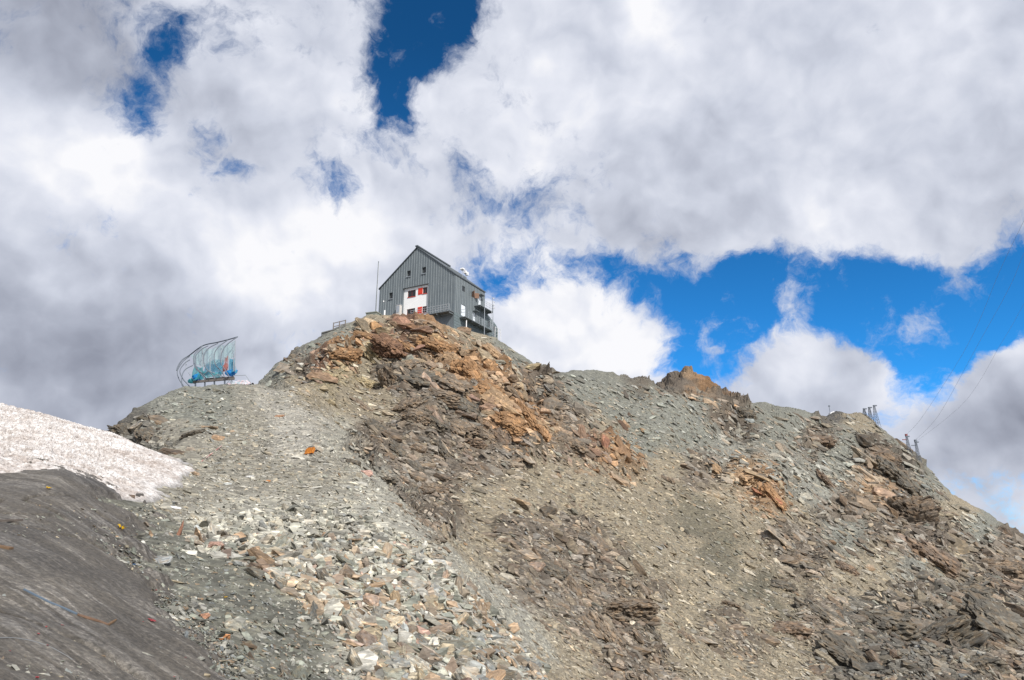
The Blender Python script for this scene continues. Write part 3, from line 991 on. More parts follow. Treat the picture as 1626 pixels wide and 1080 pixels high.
# standing seams of the cladding
w = MB()
u = .46
while u < HW - .1:
    segs = [(-.4 if (u > 6.7) else 2.0, roof_w(u) - .05)]
    for h in HOLES:
        if h[0] - .04 < u < h[1] + .04:
            segs = [q for s0, s1 in segs for q in ((s0, min(s1, h[2] - .03)), (max(s0, h[3] + .03), s1)) if q[1] - q[0] > .2]
    for s0, s1 in segs:
        w.box(-u - .022, -u + .022, -.05, -.002, s0, s1)
    u += .46
v = .45
while v < HL - .1:
    segs = [(1.98, EAVE - .05)]
    for h in SIDE_HOLES:
        if h[0] - .04 < v < h[1] + .04:
            segs = [q for s0, s1 in segs for q in ((s0, min(s1, h[2] - .03)), (max(s0, h[3] + .03), s1)) if q[1] - q[0] > .2]
    for s0, s1 in segs:
        w.box(.002, .05, v - .022, v + .022, s0, s1)
    v += .45
w.build('seam', M['seam'], hut)['kind'] = 'stuff'
# roof: two slabs with a small overhang and a ridge cap
w = MB()
e = .12
for sgn in (1, -1):
    c = -HW / 2
    x0, x1 = (c, e) if sgn > 0 else (c, -HW - e)
    z0 = APEX + .02; z1 = EAVE - e * K_ + .02
    w.prism([(x0, -.16, z0), (x1, -.16, z1), (x1, HL + .16, z1), (x0, HL + .16, z0)], (0, 0, .17))
roof = w.build('roof', M['roof'], hut)
MB().box(-HW / 2 - .22, -HW / 2 + .22, -.3, HL + .2, APEX + .14, APEX + .36).build('ridge_cap', M['roof'], roof)
MB().box(-2.2, -1.9, 1.2, 6.5, roof_w(2.0) + .12, roof_w(2.0) + .42).build('snow_guard', M['darksteel'], roof)
# the white panel set back in the gable, with its four windows
fp = MB()
PW = [(7.13, 8.60, 5.74, 6.80), (5.0, 5.82, 5.86, 6.86), (7.13, 8.63, 2.72, 3.84), (5.02, 5.79, 2.78, 3.82)]
wall_panel(fp, 14, 7.22, [], .1, lambda u, d, w: Vector((-u, .31 + d, w)), bottom=-.6) if False else None
bmf = MB()


def white_place(u, d, w):
    return Vector((-u, .318 + d, w))


holes = [(a - 4.62, b - 4.62, c, d) for a, b, c, d in PW]
wall_panel(bmf, 4.68, 7.22, holes, .16, lambda a, d, w: white_place(a + 4.62, d, w), bottom=-.6)
panel = bmf.build('white_panel', M['white'], hut)
for k, (a, b_, c, d) in enumerate(PW):
    fr = MB()
    t = .06
    y0, y1 = .38, .44
    fr.box(-b_, -a, y0, y1, c, c + t).box(-b_, -a, y0, y1, d - t, d)
    fr.box(-b_, -b_ + t, y0, y1, c + t, d - t).box(-a - t, -a, y0, y1, c + t, d - t)
    mid = -(a + b_) / 2
    fr.box(mid - .03, mid + .03, y0 + .004, y1 - .004, c + t, d - t)
    win = fr.build('window', M['frame'], hut)
    MB().box(-b_ + t, -a - t, .415, .43, c + t, d - t).build('pane', M['glass'], win)
    MB().box(-b_ - .04, -a + .04, .24, .34, c - .07, c - .01).build('sill', M['red'], win)
    if k in (1, 3):
        s = MB().box(-b_ - .83, -b_ - .03, .262, .312, c - .02, d + .02)
        for z in (c + .18, d - .18):
            s.box(-b_ - .80, -b_ - .06, .243, .262, z - .04, z + .04)
        s.build('shutter', M['red'], win)
for a, b_, c, d in HOLES[1:]:
    f = MB().box(-b_, -b_ + .05, .2, .26, c, d).box(-a - .05, -a, .2, .26, c, d).box(-b_ + .05, -a - .05, .2, .26, c, c + .05).box(-b_ + .05, -a - .05, .2, .26, d - .05, d)
    win = f.build('window', M['darksteel'], hut)
    MB().box(-b_ + .05, -a - .05, .225, .24, c + .05, d - .05).build('pane', M['glass'], win)
    MB().box(-b_ - .08, -a + .08, -.14, -.052, c - .16, c - .08).build('sill', M['steel'], win)
# side windows and doors
a, b_, c, d = SIDE_HOLES[0]
f = MB().box(-.12, -.06, a, a + .06, c, d).box(-.12, -.06, b_ - .06, b_, c, d).box(-.12, -.06, a + .06, b_ - .06, c, c + .06).box(-.12, -.06, a + .06, b_ - .06, d - .06, d)
win = f.build('window', M['darksteel'], hut)
MB().box(-.10, -.085, a + .06, b_ - .06, c + .06, d - .06).build('pane', M['glass'], win)
a, b_, c, d = SIDE_HOLES[4]
f = MB().box(-.12, -.06, a, a + .06, c, d).box(-.12, -.06, b_ - .06, b_, c, d).box(-.12, -.06, a + .06, b_ - .06, c, c + .06).box(-.12, -.06, a + .06, b_ - .06, d - .06, d)
win = f.build('window', M['wood'], hut)
MB().box(-.10, -.085, a + .06, b_ - .06, c + .06, d - .06).build('pane', M['glass'], win)
MB().prism([(.06, a, c), (.62, a - .28, c), (.62, a - .28, d), (.06, a, d)], (.03, .06, 0)).build('shutter', M['wood'], win)
MB().prism([(.06, b_, c), (.55, b_ + .45, c), (.55, b_ + .45, d), (.06, b_, d)], (.03, -.06, 0)).build('shutter', M['wood'], win)
for k in (1, 2, 3):
    a, b_, c, d = SIDE_HOLES[k]
    dr = MB().box(-.11, -.05, a + .01, b_ - .01, c, d - .01).build('door', M['door'], hut)
    MB().box(-.05, -.01, a + .12, a + .18, c + .95, c + 1.1).build('handle', M['darksteel'], dr)
    MB().box(.055, .65, a - .12, b_ + .12, d + .06, d + .13).build('canopy', M['darksteel'], dr) if k > 1 else None
# lower storey boarding, wing behind and the dark base wall under the front platform
w = MB()
z = -1.4
while z < 1.9:
    w.box(.055, .11, -.02, HL, z, z + .40)
    z += .43
w.box(.0, .054, -.02, HL, -2.2, 1.9)
w.build('weatherboarding', M['board'], hut)
MB().box(-HW + .1, -.02, .04, HL - .1, -3.2, -.6).build('foundation', M['underside'], hut)
w = MB()
prof = [(HL + .02, -2.2), (13.3, -2.2), (13.3, 2.9), (12.6, 3.5), (HL + .02, 4.85)]
w.prism([(0, v, z) for v, z in prof], (-6.5, 0, 0))
z = -.6
while z < 4.6:
    vmax = 13.3 if z < 2.6 else 12.6 - max(0, z + .3 - 3.5) * 2.75
    if vmax > HL + .3:
        w.box(.004, .04, HL + .04, vmax - .05, z, z + .34)
    z += .40
wing = w.build('wing', M['board'], hut)
for v, z in ((9.9, 2.7), (11.6, 2.35)):
    win = MB().box(.042, .09, v, v + .08, z, z + .8).box(.042, .09, v + .62, v + .7, z, z + .8).box(.042, .09, v + .08, v + .62, z, z + .08).box(.042, .09, v + .08, v + .62, z + .72, z + .8).build('window', M['darksteel'], hut)
    MB().box(.044, .06, v + .08, v + .62, z + .08, z + .72).build('pane', M['glass'], win)
# front platform with a railing that leans outwards
w = MB()
w.box(-6.7, .12, -1.15, -.06, 1.80, 1.90)
for x in (-6.6, -4.4, -2.2, -.05):
    w.box(x - .05, x + .05, -1.1, -.06, 1.55, 1.795)
deck = w.build('platform', M['darksteel'], hut)
w = MB()
for i in range(15):
    x = -6.65 + i * (6.75 / 14)
    w.tube([(x, -1.14, 1.86), (x + .10, -1.55, 2.72)], .022, 5)
for t in (.33, .66, 1.0):
    w.tube([(-6.7 + .1 * t, -1.14 - .41 * t, 1.86 + .86 * t), (.14 + .1 * t, -1.14 - .41 * t, 1.86 + .86 * t)], .026, 5)
w.build('railing', plain('bright_galvanised_steel', (.58, .61, .64), .5, .1), hut)
# side gallery, upper balcony, stair posts
w = MB()
w.box(.12, 1.1, 1.4, 9.6, 1.48, 1.58)
for v in (1.6, 3.6, 5.6, 7.6, 9.4):
    w.box(.12, 1.0, v - .04, v + .04, 1.3, 1.475)
w.build('gallery', M['darksteel'], hut)
w = MB()
for i in range(9):
    v = 1.45 + i * 1.01
    w.tube([(1.06, v, 1.56), (1.06, v, 2.66)], .028, 5)
for z in (2.0, 2.35, 2.66):
    w.tube([(1.06, 1.42, z), (1.06, 9.58, z)], .026, 5)
w.tube([(.15, 1.42, 2.66), (1.06, 1.42, 2.66)], .026, 5).tube([(.15, 1.42, 2.2), (1.06, 1.42, 2.2)], .026, 5)
w.build('gallery_railing', M['steel'], hut)
w = MB().box(.06, 1.1, 5.7, 9.7, 4.60, 4.70)
for v in (5.9, 7.7, 9.5):
    w.box(.06, 1.05, v - .04, v + .04, 4.45, 4.595)
w.build('balcony', M['darksteel'], hut)
w = MB()
for z in (5.1, 5.45, 5.75):
    w.tube([(1.06, 5.72, z), (1.06, 9.68, z)], .02, 5)
for i in range(5):
    w.tube([(1.06, 5.74 + i * .98, 4.7), (1.06, 5.74 + i * .98, 5.75)], .022, 5)
w.build('balcony_railing', M['steel'], hut)
for v, z1 in ((6.9, 4.5), (9.55, 5.9)):
    MB().tube([(1.14, v, -1.5), (1.14, v, z1)], .055, 8).build('post', M['steel'], hut)
w = MB()
for x in (-.2, .2):
    w.tube([(1.5 + x * .1, 8.3 + x, 1.5), (1.4 + x * .1, 8.9 + x, 4.75)], .03, 5)
for i in range(11):
    f = i / 10
    w.tube([(1.48 - .1 * f, 8.1 + .6 * f, 1.6 + 3.0 * f), (1.52 - .1 * f, 8.5 + .6 * f, 1.6 + 3.0 * f)], .018, 5)
w.build('ladder', M['steel'], hut)
# things that stand on or by the hut
Lw = lambda u, v, w: C0 + Matrix.Rotation(rad(-28), 3, 'Z') @ Vector((-u, v, w))
ins = tag(empty('weather_instruments', Lw(.25, 2.6, EAVE + .1), rad(-28)), 'white boxes and dishes on two thin posts at the edge of the hut roof', 'weather instruments')
for i, (y, h) in enumerate(((0, 1.55), (1.0, 1.55))):
    MB().tube([(0, y, -.1), (0, y, h)], .035, 6).build('post', M['steel'], ins)
w = MB()
w.box(-.3, .25, -.35, .25, 1.5, 1.72).box(-.2, .2, .55, .9, 1.2, 1.62).box(-.2, .2, 1.05, 1.4, 1.05, 1.55).tube([(0, -.4, 1.55), (0, 1.5, 1.5)], .03, 6)
w.build('instrument_box', M['paint_white'], ins)
ant = tag(empty('antenna_mast', Lw(-1.02, 9.6, 4.7), rad(-28)), 'short antenna mast with loops at the far end of the hut balcony', 'antenna mast')
MB().tube([(0, 0, 0), (0, 0, 2.5)], .04, 6).build('mast', M['steel'], ant)
for z in (.6, 1.1, 1.6, 2.2):
    ring = [(.05 + .17 * math.cos(q) + .15, .17 * math.sin(q), z) for q in np.linspace(0, 2 * math.pi, 10)]
    MB().tube(ring, .03, 5).build('loop', M['paint_white'], ant)


# ------------------------------------------------------------------ around the hut
def on_ground(px, py, r):
    p = at(px, py, r)
    h, _ = floor_at(p.x, p.y)
    return Vector((p.x, p.y, h.z if h else p.z))


def pole_thing(name, label, cat, px, py_base, py_top, r, rad0, mat, group=None, lean=0):
    b0 = on_ground(px, py_base, r)
    zt = at(px, py_top, r).z
    t = tag(empty(name, b0), label, cat, group)
    return t, zt - b0.z


t, h = pole_thing('flagpole', 'tall thin bare flagpole standing left of the hut', 'flagpole', 596.5, 497, 416, 94.5, .05, None)
MB().tube([(0, 0, -.5), (0, 0, h * .45), (0, 0, h)], [.085, .07, .05], 8).build('pole', M['darksteel'], t)
MB().tube([(0, 0, h), (0, 0, h + .12)], .06, 8).build('finial', M['darksteel'], t)
MB().tube([(.07, 0, .6), (.055, 0, h - .15)], .012, 4).build('halyard', M['paint_white'], t)
MB().box(.04, .09, -.04, .04, .9, 1.15).build('cleat', M['darksteel'], t)
t, h = pole_thing('weather_pole', 'short dark pole with small sensors in front of the hut gable wall', 'weather pole', 611, 498, 478, 95.5, .04, None)
MB().tube([(0, 0, -.5), (0, 0, h)], .045, 6).build('mast', M['darksteel'], t)
MB().tube([(-.25, 0, h * .95), (.25, 0, h * .95)], .025, 5).build('crossarm', M['darksteel'], t)
MB().box(-.3, -.18, -.06, .06, h * .95, h * .95 + .2).build('sensor', M['paint_white'], t)
MB().box(-.09, .09, -.12, -.04, .25, h * .55).build('sensor', M['paint_white'], t)
p = at(593, 505, 90.2)
h0, _ = floor_at(p.x, p.y)
blk = MB()
blk.box(-.75, .75, -.6, .6, -1.8, 0).box(-.82, .82, -.67, .67, 0, .12)
o = blk.build('concrete_plinth', M['concrete']); o.location = (p.x, p.y, at(593, 499, 90.2).z); o.rotation_euler = (0, 0, rad(-20))
tag(o, 'mossy square concrete block at the foot of the flagpole', 'concrete block')
cb = Lw(9.62, -.35, 0)
hc, _ = floor_at(cb.x, cb.y)
c_ = tag(empty('equipment_cabinet', (cb.x, cb.y, hc.z), rad(-28)), 'narrow pale grey cabinet against the gable wall left of the white panel', 'cabinet')
zt = C0.z + 4.45 - hc.z
MB().box(-.34, .34, -.28, .28, -.4, zt).build('body', plain('pale_cabinet_paint', (.52, .50, .47), .7), c_)
MB().box(-.38, .38, -.33, .33, zt, zt + .08).build('lid', M['steel'], c_)
MB().box(-.28, .28, -.31, -.285, zt - 1.2, zt - .15).build('door', M['steel'], c_)
t, h = pole_thing('marker_post', 'short white post beside the rounded boulder below the hut gallery', 'post', 740.5, 517, 509, 96.0, .05, None)
MB().tube([(0, 0, -.5), (0, 0, h)], .07, 8).build('post', M['paint_white'], t)
MB().tube([(0, 0, h), (0, 0, h + .06)], [.085, .04], 8).build('cap', M['steel'], t)


def railing(name, label, pts, h, npost, mat, rails, r=.03, cat='railing', group=None):
    t = tag(empty(name, pts[0]), label, cat, group)
    o = Vector(pts[0])
    for i in range(npost):
        f = i / (npost - 1)
        p = Vector(pts[0]).lerp(Vector(pts[1]), f) - o
        MB().tube([p + Vector((0, 0, -.6)), p + Vector((0, 0, h))], r * 1.25, 6).build('post', mat, t)
    for z in rails:
        a = Vector((0, 0, z)); b = Vector(pts[1]) - o + Vector((0, 0, z))
        MB().tube([a, b], r, 6).build('rail', mat, t)
    return t


railing('end_railing', 'pale railing at the far end of the hut where the ridge drops away', [at(786, 531, 108), at(795, 535, 112)], 1.25, 3, M['paint_white'], (.65, 1.2), .035)
ta, tb = at(529, 524, 84.0), at(548, 519.5, 84.0)
railing('timber_railing', 'weathered timber railing on the terrace wall left of the hut', [ta, tb], .9, 3, M['greywood'], (.40, .84), .05)
w = MB()
w0, w1 = at(511, 529.5, 83.6), at(546, 520.5, 83.6)
d = (w1 - w0); nrm = Vector((d.y, -d.x, 0)).normalized()
w.prism([w0 - Vector((0, 0, 1.6)), w1 - Vector((0, 0, 1.6)), w1, w0], -nrm * 1.5)
w.prism([w0 + Vector((0, 0, .004)) - d * .02 + nrm * .1, w1 + Vector((0, 0, .004)) + nrm * .1, w1 + Vector((0, 0, .13)) + nrm * .1, w0 + Vector((0, 0, .13)) - d * .02 + nrm * .1], -nrm * 1.7)
o = w.build('terrace_wall', plain('dark_stone_wall', (.12, .12, .115), .9, 0, .35, 3))
tag(o, 'low dark stone terrace wall under the timber railing', 'terrace wall')


# ------------------------------------------------------------------ the hooped frame with blue nets
def net_mat(name, col, cover, rough=.7):
    m, nt, b = new_mat(name)
    b.inputs['Base Color'].default_value = (*col, 1)
    b.inputs['Roughness'].default_value = rough
    tr = node(nt, 'ShaderNodeBsdfTransparent')
    tl = node(nt, 'ShaderNodeBsdfTranslucent')
    tl.inputs[0].default_value = (*col, 1)
    m1 = node(nt, 'ShaderNodeMixShader'); m1.inputs[0].default_value = .5
    nt.links.new(b.outputs[0], m1.inputs[1]); nt.links.new(tl.outputs[0], m1.inputs[2])
    mx = node(nt, 'ShaderNodeMixShader')
    v = coords(nt, (1, 1, .8))
    n = noise_tex(nt, v, 1.2, 4, .6)
    mr = node(nt, 'ShaderNodeMapRange')
    mr.inputs[1].default_value = .3; mr.inputs[2].default_value = .7
    mr.inputs[3].default_value = max(0, cover - .18); mr.inputs[4].default_value = min(1, cover + .18)
    nt.links.new(n, mr.inputs[0]); nt.links.new(mr.outputs[0], mx.inputs[0])
    nt.links.new(tr.outputs[0], mx.inputs[1]); nt.links.new(m1.outputs[0], mx.inputs[2])
    nt.links.new(mx.outputs[0], nt.nodes['Material Output'].inputs[0])
    return m


M['mast'] = plain('dark_grey_mast_steel', (.13, .15, .18), .6, .2)
NETP = net_mat('pale_teal_net', (.50, .70, .71), .64)
NETB = net_mat('blue_net', (.12, .45, .62), .8)
NETC = net_mat('bright_blue_net', (.02, .32, .72), .92)
NETG = net_mat('teal_net', (.10, .48, .52), .82)
NETR = net_mat('red_net', (.55, .20, .17), .55)
N0 = on_ground(330, 613, 55.5)
nf = tag(empty('hooped_net_frame', N0), 'curved steel hoop frame hung with pale and bright blue nets on the knoll', 'net frame')


def npt(X, Y, r):
    """crop position (8.13x, origin 250,510) -> point in the frame's space"""
    return at(250 + X / 8.13, 510 + Y / 8.13, r) - N0


def spline(pts, n=6):
    out = []
    P = [pts[0]] + list(pts) + [pts[-1]]
    for i in range(1, len(P) - 2):
        for k in range(n):
            t = k / n
            a, b, c, d = P[i - 1], P[i], P[i + 1], P[i + 2]
            out.append(.5 * ((2 * b) + (c - a) * t + (2 * a - 5 * b + 4 * c - d) * t * t + (3 * b - a - 3 * c + d) * t ** 3))
    out.append(P[-2])
    return out


HOOPS = [[(415, 455), (330, 520), (258, 640), (275, 740), (325, 820), (360, 870)], [(418, 500), (350, 545), (290, 640), (325, 740), (390, 815), (420, 850)],
         [(455, 572), (365, 620), (322, 690), (312, 790), (322, 840)],
         [(585, 318), (520, 380), (470, 450), (480, 580), (560, 680), (620, 760)], [(655, 318), (560, 370), (490, 460), (500, 590), (590, 690), (640, 755)],
         [(780, 285), (660, 350), (600, 440), (610, 580), (690, 670), (745, 745)], [(915, 240), (790, 330), (735, 430), (750, 560), (830, 650), (870, 730)],
         [(1028, 207), (900, 300), (835, 400), (820, 540), (880, 640), (935, 730)]]
for i, hp in enumerate(HOOPS):
    r0 = 57.5 - i * .75
    pts = [npt(x, y, r0 - .9 * (k / (len(hp) - 1))) for k, (x, y) in enumerate(hp)]
    MB().tube(spline(pts), .034, 6).build('hoop', M['mast'], nf, True)
top = [npt(x, y, r) for x, y, r in ((250, 640, 57.2), (262, 590, 57.3), (320, 500, 57.4), (415, 440, 57.5), (585, 318, 55.3), (780, 272, 53.8), (915, 238, 53), (1035, 203, 52.3))]
MB().tube(spline(top), .045, 6).build('top_rail', M['mast'], nf, True)
MB().tube([npt(372, 500, 57), npt(368, 610, 56.8), npt(440, 730, 56), npt(490, 770, 55.5)], .03, 5).build('brace', M['steel'], nf)
for x in (490, 612, 735, 868, 955):
    r = 56 - (x - 490) / 465 * 3.4
    MB().tube([npt(x, 900, r), npt(x, 745, r)], .06, 6).build('post', M['steel'], nf)
for x, y0, y1 in ((582, 330, 590), (680, 470, 640), (822, 320, 560), (1003, 250, 640), (985, 450, 650)):
    r = 55.4 - (x - 490) / 465 * 3.0
    MB().tube([npt(x, y0, r), npt(x, y1, r)], .032, 5).build('upright', M['steel'], nf)
a, b = npt(470, 775, 56.05), npt(1000, 728, 52.4)
MB().prism([a, b, b - Vector((0, 0, .16)), a - Vector((0, 0, .16))], (0, -.12, 0)).build('base_rail', M['greywood'], nf)
a, b = npt(620, 740, 55.4), npt(990, 716, 52.7)
MB().prism([a, b, b - Vector((0, 0, .2)), a - Vector((0, 0, .2))], (0, -.08, 0)).build('base_rail', M['greywood'], nf)
MB().tube([npt(600, 690, 55), npt(660, 640, 54.6), npt(730, 670, 54.2), npt(850, 720, 53.3)], .03, 5).build('brace', M['steel'], nf)


def sheet(name, mat, quad, n=(10, 8), sag=.12, seed=0):
    """a hanging net between four corners (tl, tr, br, bl), creased"""
    c = [npt(x, y, r) for x, y, r in quad]
    v, f = [], []
    for i in range(n[0] + 1):
        for j in range(n[1] + 1):
            s, t = i / n[0], j / n[1]
            p = (c[0] * (1 - s) + c[1] * s) * (1 - t) + (c[3] * (1 - s) + c[2] * s) * t
            k = math.sin(s * 19 + seed) * .06 + math.sin(s * 7 + t * 5 + seed) * .09
            p = p + Vector((.02 * k, -k - sag * math.sin(math.pi * s) * t, -sag * math.sin(math.pi * s) * (1 - t) + .05 * math.sin(s * 13 + seed) * t))
            v.append(p)
    m_ = n[1] + 1
    for i in range(n[0]):
        for j in range(n[1]):
            f.append((i * m_ + j, (i + 1) * m_ + j, (i + 1) * m_ + j + 1, i * m_ + j + 1))
    me = bpy.data.meshes.new(name); me.from_pydata([p[:] for p in v], [], f); me.materials.append(mat)
    me.shade_smooth()
    return link(name, me, nf)


sheet('pale_net', NETP, [(440, 440, 56.4), (590, 335, 55), (610, 600, 55), (480, 560, 56)], seed=1)
sheet('pale_net', NETP, [(590, 340, 55), (820, 300, 53.6), (815, 545, 53.6), (610, 580, 55)], (16, 8), .2, 2)
sheet('pale_net', NETP, [(825, 310, 53.6), (1003, 250, 52.5), (990, 480, 52.6), (830, 540, 53.6)], seed=3)
sheet('blue_net', NETB, [(610, 560, 55), (850, 500, 53.5), (850, 680, 53.4), (600, 690, 55)], (16, 8), -.15, 4)
sheet('blue_net', NETB, [(925, 475, 52.9), (1000, 470, 52.4), (1020, 660, 52.2), (920, 670, 52.9)], seed=5)
sheet('teal_net', NETG, [(485, 560, 56), (590, 590, 55), (600, 740, 55), (420, 790, 56.2)], seed=6)
sheet('teal_net', NETG, [(590, 650, 55.1), (830, 660, 53.7), (820, 720, 53.7), (600, 735, 55)], (14, 6), .05, 7)
sheet('red_net', NETR, [(880, 470, 53.1), (915, 430, 53), (900, 640, 53), (845, 660, 53.2)], (6, 10), .1, 8)


def bundle(name, mat, X, Y, r, s, seed, parent, sq=(1, .7, .6)):
    bm = bmesh.new()
    bmesh.ops.create_icosphere(bm, subdivisions=3, radius=1)
    p = np.array([q.co[:] for q in bm.verts])
    d = fbm(p[:, 0] * 2.1 + seed, p[:, 1] * 2.1, p[:, 2] * 2.1, 4, seed) * .30
    p = p * (1 + d[:, None]) * s * np.array(sq)
    for q, c in zip(bm.verts, p):
        q.co = c
    me = bpy.data.meshes.new(name); bm.to_mesh(me); bm.free(); me.materials.append(mat); me.shade_smooth()
    o = link(name, me, parent)
    o.location = npt(X, Y, r)
    return o


bundle('net_bundle', NETC, 525, 725, 55.6, .36, 1, nf)
bundle('net_bundle', NETC, 940, 672, 52.7, .34, 2, nf)
bundle('net_bundle', NETC, 985, 650, 52.6, .26, 3, nf)
bundle('net_bundle', NETG, 450, 775, 56.2, .30, 4, nf)
bundle('red_bundle', NETR, 878, 600, 53.0, .24, 5, nf, (.8, .6, 1.2))
# a tarpaulin heap to its right
hp = at(385, 611, 54.6)
th_ = tag(empty('tarpaulin_heap', hp), 'heap of white and pale tarpaulin on a wire frame right of the net frame', 'tarpaulin heap')
bm = bmesh.new()
bmesh.ops.create_grid(bm, x_segments=26, y_segments=16, size=1)
p = np.array([q.co[:] for q in bm.verts])
hgt = np.clip(1 - p[:, 0] ** 2, 0, 1) ** .6 * np.clip(1 - p[:, 1] ** 2, 0, 1) ** .6 * .36 + fbm(p[:, 0] * 3, p[:, 1] * 3, p[:, 0] * 0, 4, 5) * .10
for q, c, z in zip(bm.verts, p, hgt):
    q.co = (c[0] * .95, c[1] * .6, z - .1)
bmesh.ops.solidify(bm, geom=bm.faces[:], thickness=.01)
me = bpy.data.meshes.new('sheet'); bm.to_mesh(me); bm.free()
m, nt, b_ = new_mat('patchy_white_tarpaulin')
n = noise_tex(nt, coords(nt), 4, 3, .6)
nt.links.new(ramp(nt, n, [(.36, (.28, .36, .39)), (.52, (.48, .48, .52)), (.62, (.50, .34, .35))]), b_.inputs['Base Color'])
me.materials.append(m)
link('sheet', me, th_)
MB().tube([(-1.05, -.62, -.3), (-.5, -.66, .5), (.4, -.66, .55), (1.05, -.62, -.3)], .025, 5).build('wire_frame', M['steel'], th_)


# ------------------------------------------------------------------ lattice masts and cables
def lattice(label, pxb, pyb, pxt, pyt, r, group, head, wb=1.0, wt=.36):
    b0 = on_ground(pxb, pyb, r)
    tp = at(pxt, pyt, r)
    H = tp.z - b0.z
    off = Vector((tp.x - b0.x, tp.y - b0.y, 0)) * .4
    t = tag(empty('lattice_mast', b0), label, 'lattice mast', group)
    lev = 7
    cor = lambda k, f: Vector(((1, 1, -1, -1)[k] * (wb + (wt - wb) * f) / 2, (1, -1, -1, 1)[k] * (wb + (wt - wb) * f) / 2, H * f)) + off * f
    for k in range(4):
        MB().tube([cor(k, -.12), cor(k, 1)], .05, 5).build('leg', M['mast'], t)
    w = MB()
    for i in range(lev):
        f0, f1 = i / lev, (i + 1) / lev
        for k in range(4):
            j = (k + 1) % 4
            w.tube([cor(k, f0), cor(j, f1)], .022, 4).tube([cor(j, f0), cor(k, f1)], .022, 4).tube([cor(k, f1), cor(j, f1)], .022, 4)
    w.build('bracing', M['mast'], t)
    MB().box(off.x - wt * .7, off.x + wt * .7 + .55, off.y - .25, off.y + .25, H, H + .3).build('crossarm', M['mast'], t)
    if head:
        MB().box(off.x - .3, off.x + .25, off.y - .25, off.y + .25, H + .302, H + .85).build('sheave_box', head, t)
        MB().box(off.x - 1.35, off.x - .2, off.y - .12, off.y + .12, H - .9, H - .7).build('side_arm', head, t)
    return t, b0 + off + Vector((0, 0, H + .7))


M['masthead'] = plain('dull_red_mast_head', (.22, .06, .06), .6)
lattice('leftmost and shortest of the three close-set lattice masts on the ridge', 1375, 673, 1372, 650, 246, 'lattice masts on the ridge', None)
lattice('middle of the three close-set lattice masts on the ridge', 1384, 675, 1380, 648, 245, 'lattice masts on the ridge', None)
lattice('tallest and rightmost of the three close-set lattice masts on the ridge', 1393, 677, 1387, 645, 244, 'lattice masts on the ridge', None, 1.4)
_, ca = lattice('single lattice mast with a dull red head and a side arm on the falling ridge', 1445, 722, 1438, 694, 240, 'lattice masts lower on the ridge', M['masthead'], .9)
_, cb = lattice('grey-headed lattice mast lowest on the falling ridge', 1460, 735, 1453, 703, 240, 'lattice masts lower on the ridge', M['mast'], .9)
M['cable'] = plain('dark_cable', (.20, .23, .27), .6)


def cable(label, pts, r0, group='cables over the slope'):
    c = MB().tube(spline(pts, 14), [r0[0] + (r0[1] - r0[0]) * k / ((len(pts) - 1) * 14) for k in range((len(pts) - 1) * 14 + 1)], 5).build('cable', M['cable'])
    return tag(c, label, 'cable', group)


cable('thin dark cable rising from the red-headed mast, the leftmost of the cables', [ca, at(1463, 664, 215), at(1532, 556, 150), at(1590, 425, 105), at(1626, 350, 86), at(1700, 190, 62)], (.022, .008))
cable('thin dark cable from the lowest mast, just right of the leftmost cable', [cb, at(1490, 660, 210), at(1548, 556, 150), at(1600, 462, 112), at(1626, 402, 92), at(1710, 210, 62)], (.022, .008))
cable('faint cable at the right edge of the sky, lowest of the cables', [cb + Vector((.3, 0, -.3)), at(1530, 640, 190), at(1590, 545, 145), at(1626, 482, 110), at(1720, 300, 66)], (.018, .008))
# white shelter and its pole on the dark hump
wp = on_ground(1322, 655, 262)
sh = tag(empty('white_shelter', wp), 'tiny white shelter on top of the dark hump of the far ridge', 'shelter')
MB().prism([(-1.1, -.8, -.6), (1.1, -.8, -.6), (1.1, -.8, .6), (0, -.8, 1.05), (-1.1, -.8, .6)], (0, 1.6, 0)).build('body', M['paint_white'], sh)
MB().box(-.35, .35, -.85, -.805, -.5, .45).build('door', M['steel'], sh)
t, h = pole_thing('signal_pole', 'tiny dark pole standing left of the white shelter on the far ridge', 'pole', 1318, 656, 646, 262, .1, None)
MB().tube([(0, 0, -.6), (0, 0, h)], .09, 6).build('pole', M['mast'], t)
MB().box(-.28, .28, -.1, .1, h, h + .5).build('head', M['mast'], t)


# ------------------------------------------------------------------ rubbish on the gravel and the ice
ORANGE = plain('orange_plastic', (.62, .23, .03), .6, 0, .2)
YEL = plain('yellow_plastic', (.85, .58, .02), .5, 0, .1)
REDP = plain('red_plastic', (.42, .07, .08), .5, 0, .15)
BLUEP = plain('faded_blue_pipe', (.085, .115, .15), .5, 0, .15)
BROWN = plain('wet_brown_wood', (.13, .075, .045), .7, 0, .3, 8)
PLANK = plain('old_plank', (.12, .10, .085), .85, 0, .3, 8)
OCHRE = plain('ochre_wood', (.14, .085, .045), .8, 0, .3, 8)
GREYP = plain('grey_plastic', (.20, .21, .22), .6)
SC.view_layers[0].update()
SURF = [o for o in SC.objects if o.name in ('snow', 'glacier_ice', 'terrain')]


def touch(px, py):
    th, t = ray(px, py)
    d = Vector((math.sin(th), math.cos(th), t)).normalized()
    best = None
    for o in SURF:
        ok, loc, nrm, _ = o.ray_cast(CAMP, d)
        if ok and (best is None or (loc - CAMP).length < (best[0] - CAMP).length):
            best = (loc.copy(), nrm.copy())
    return best if best is not None or py > 1000 else touch(px, py + 2)


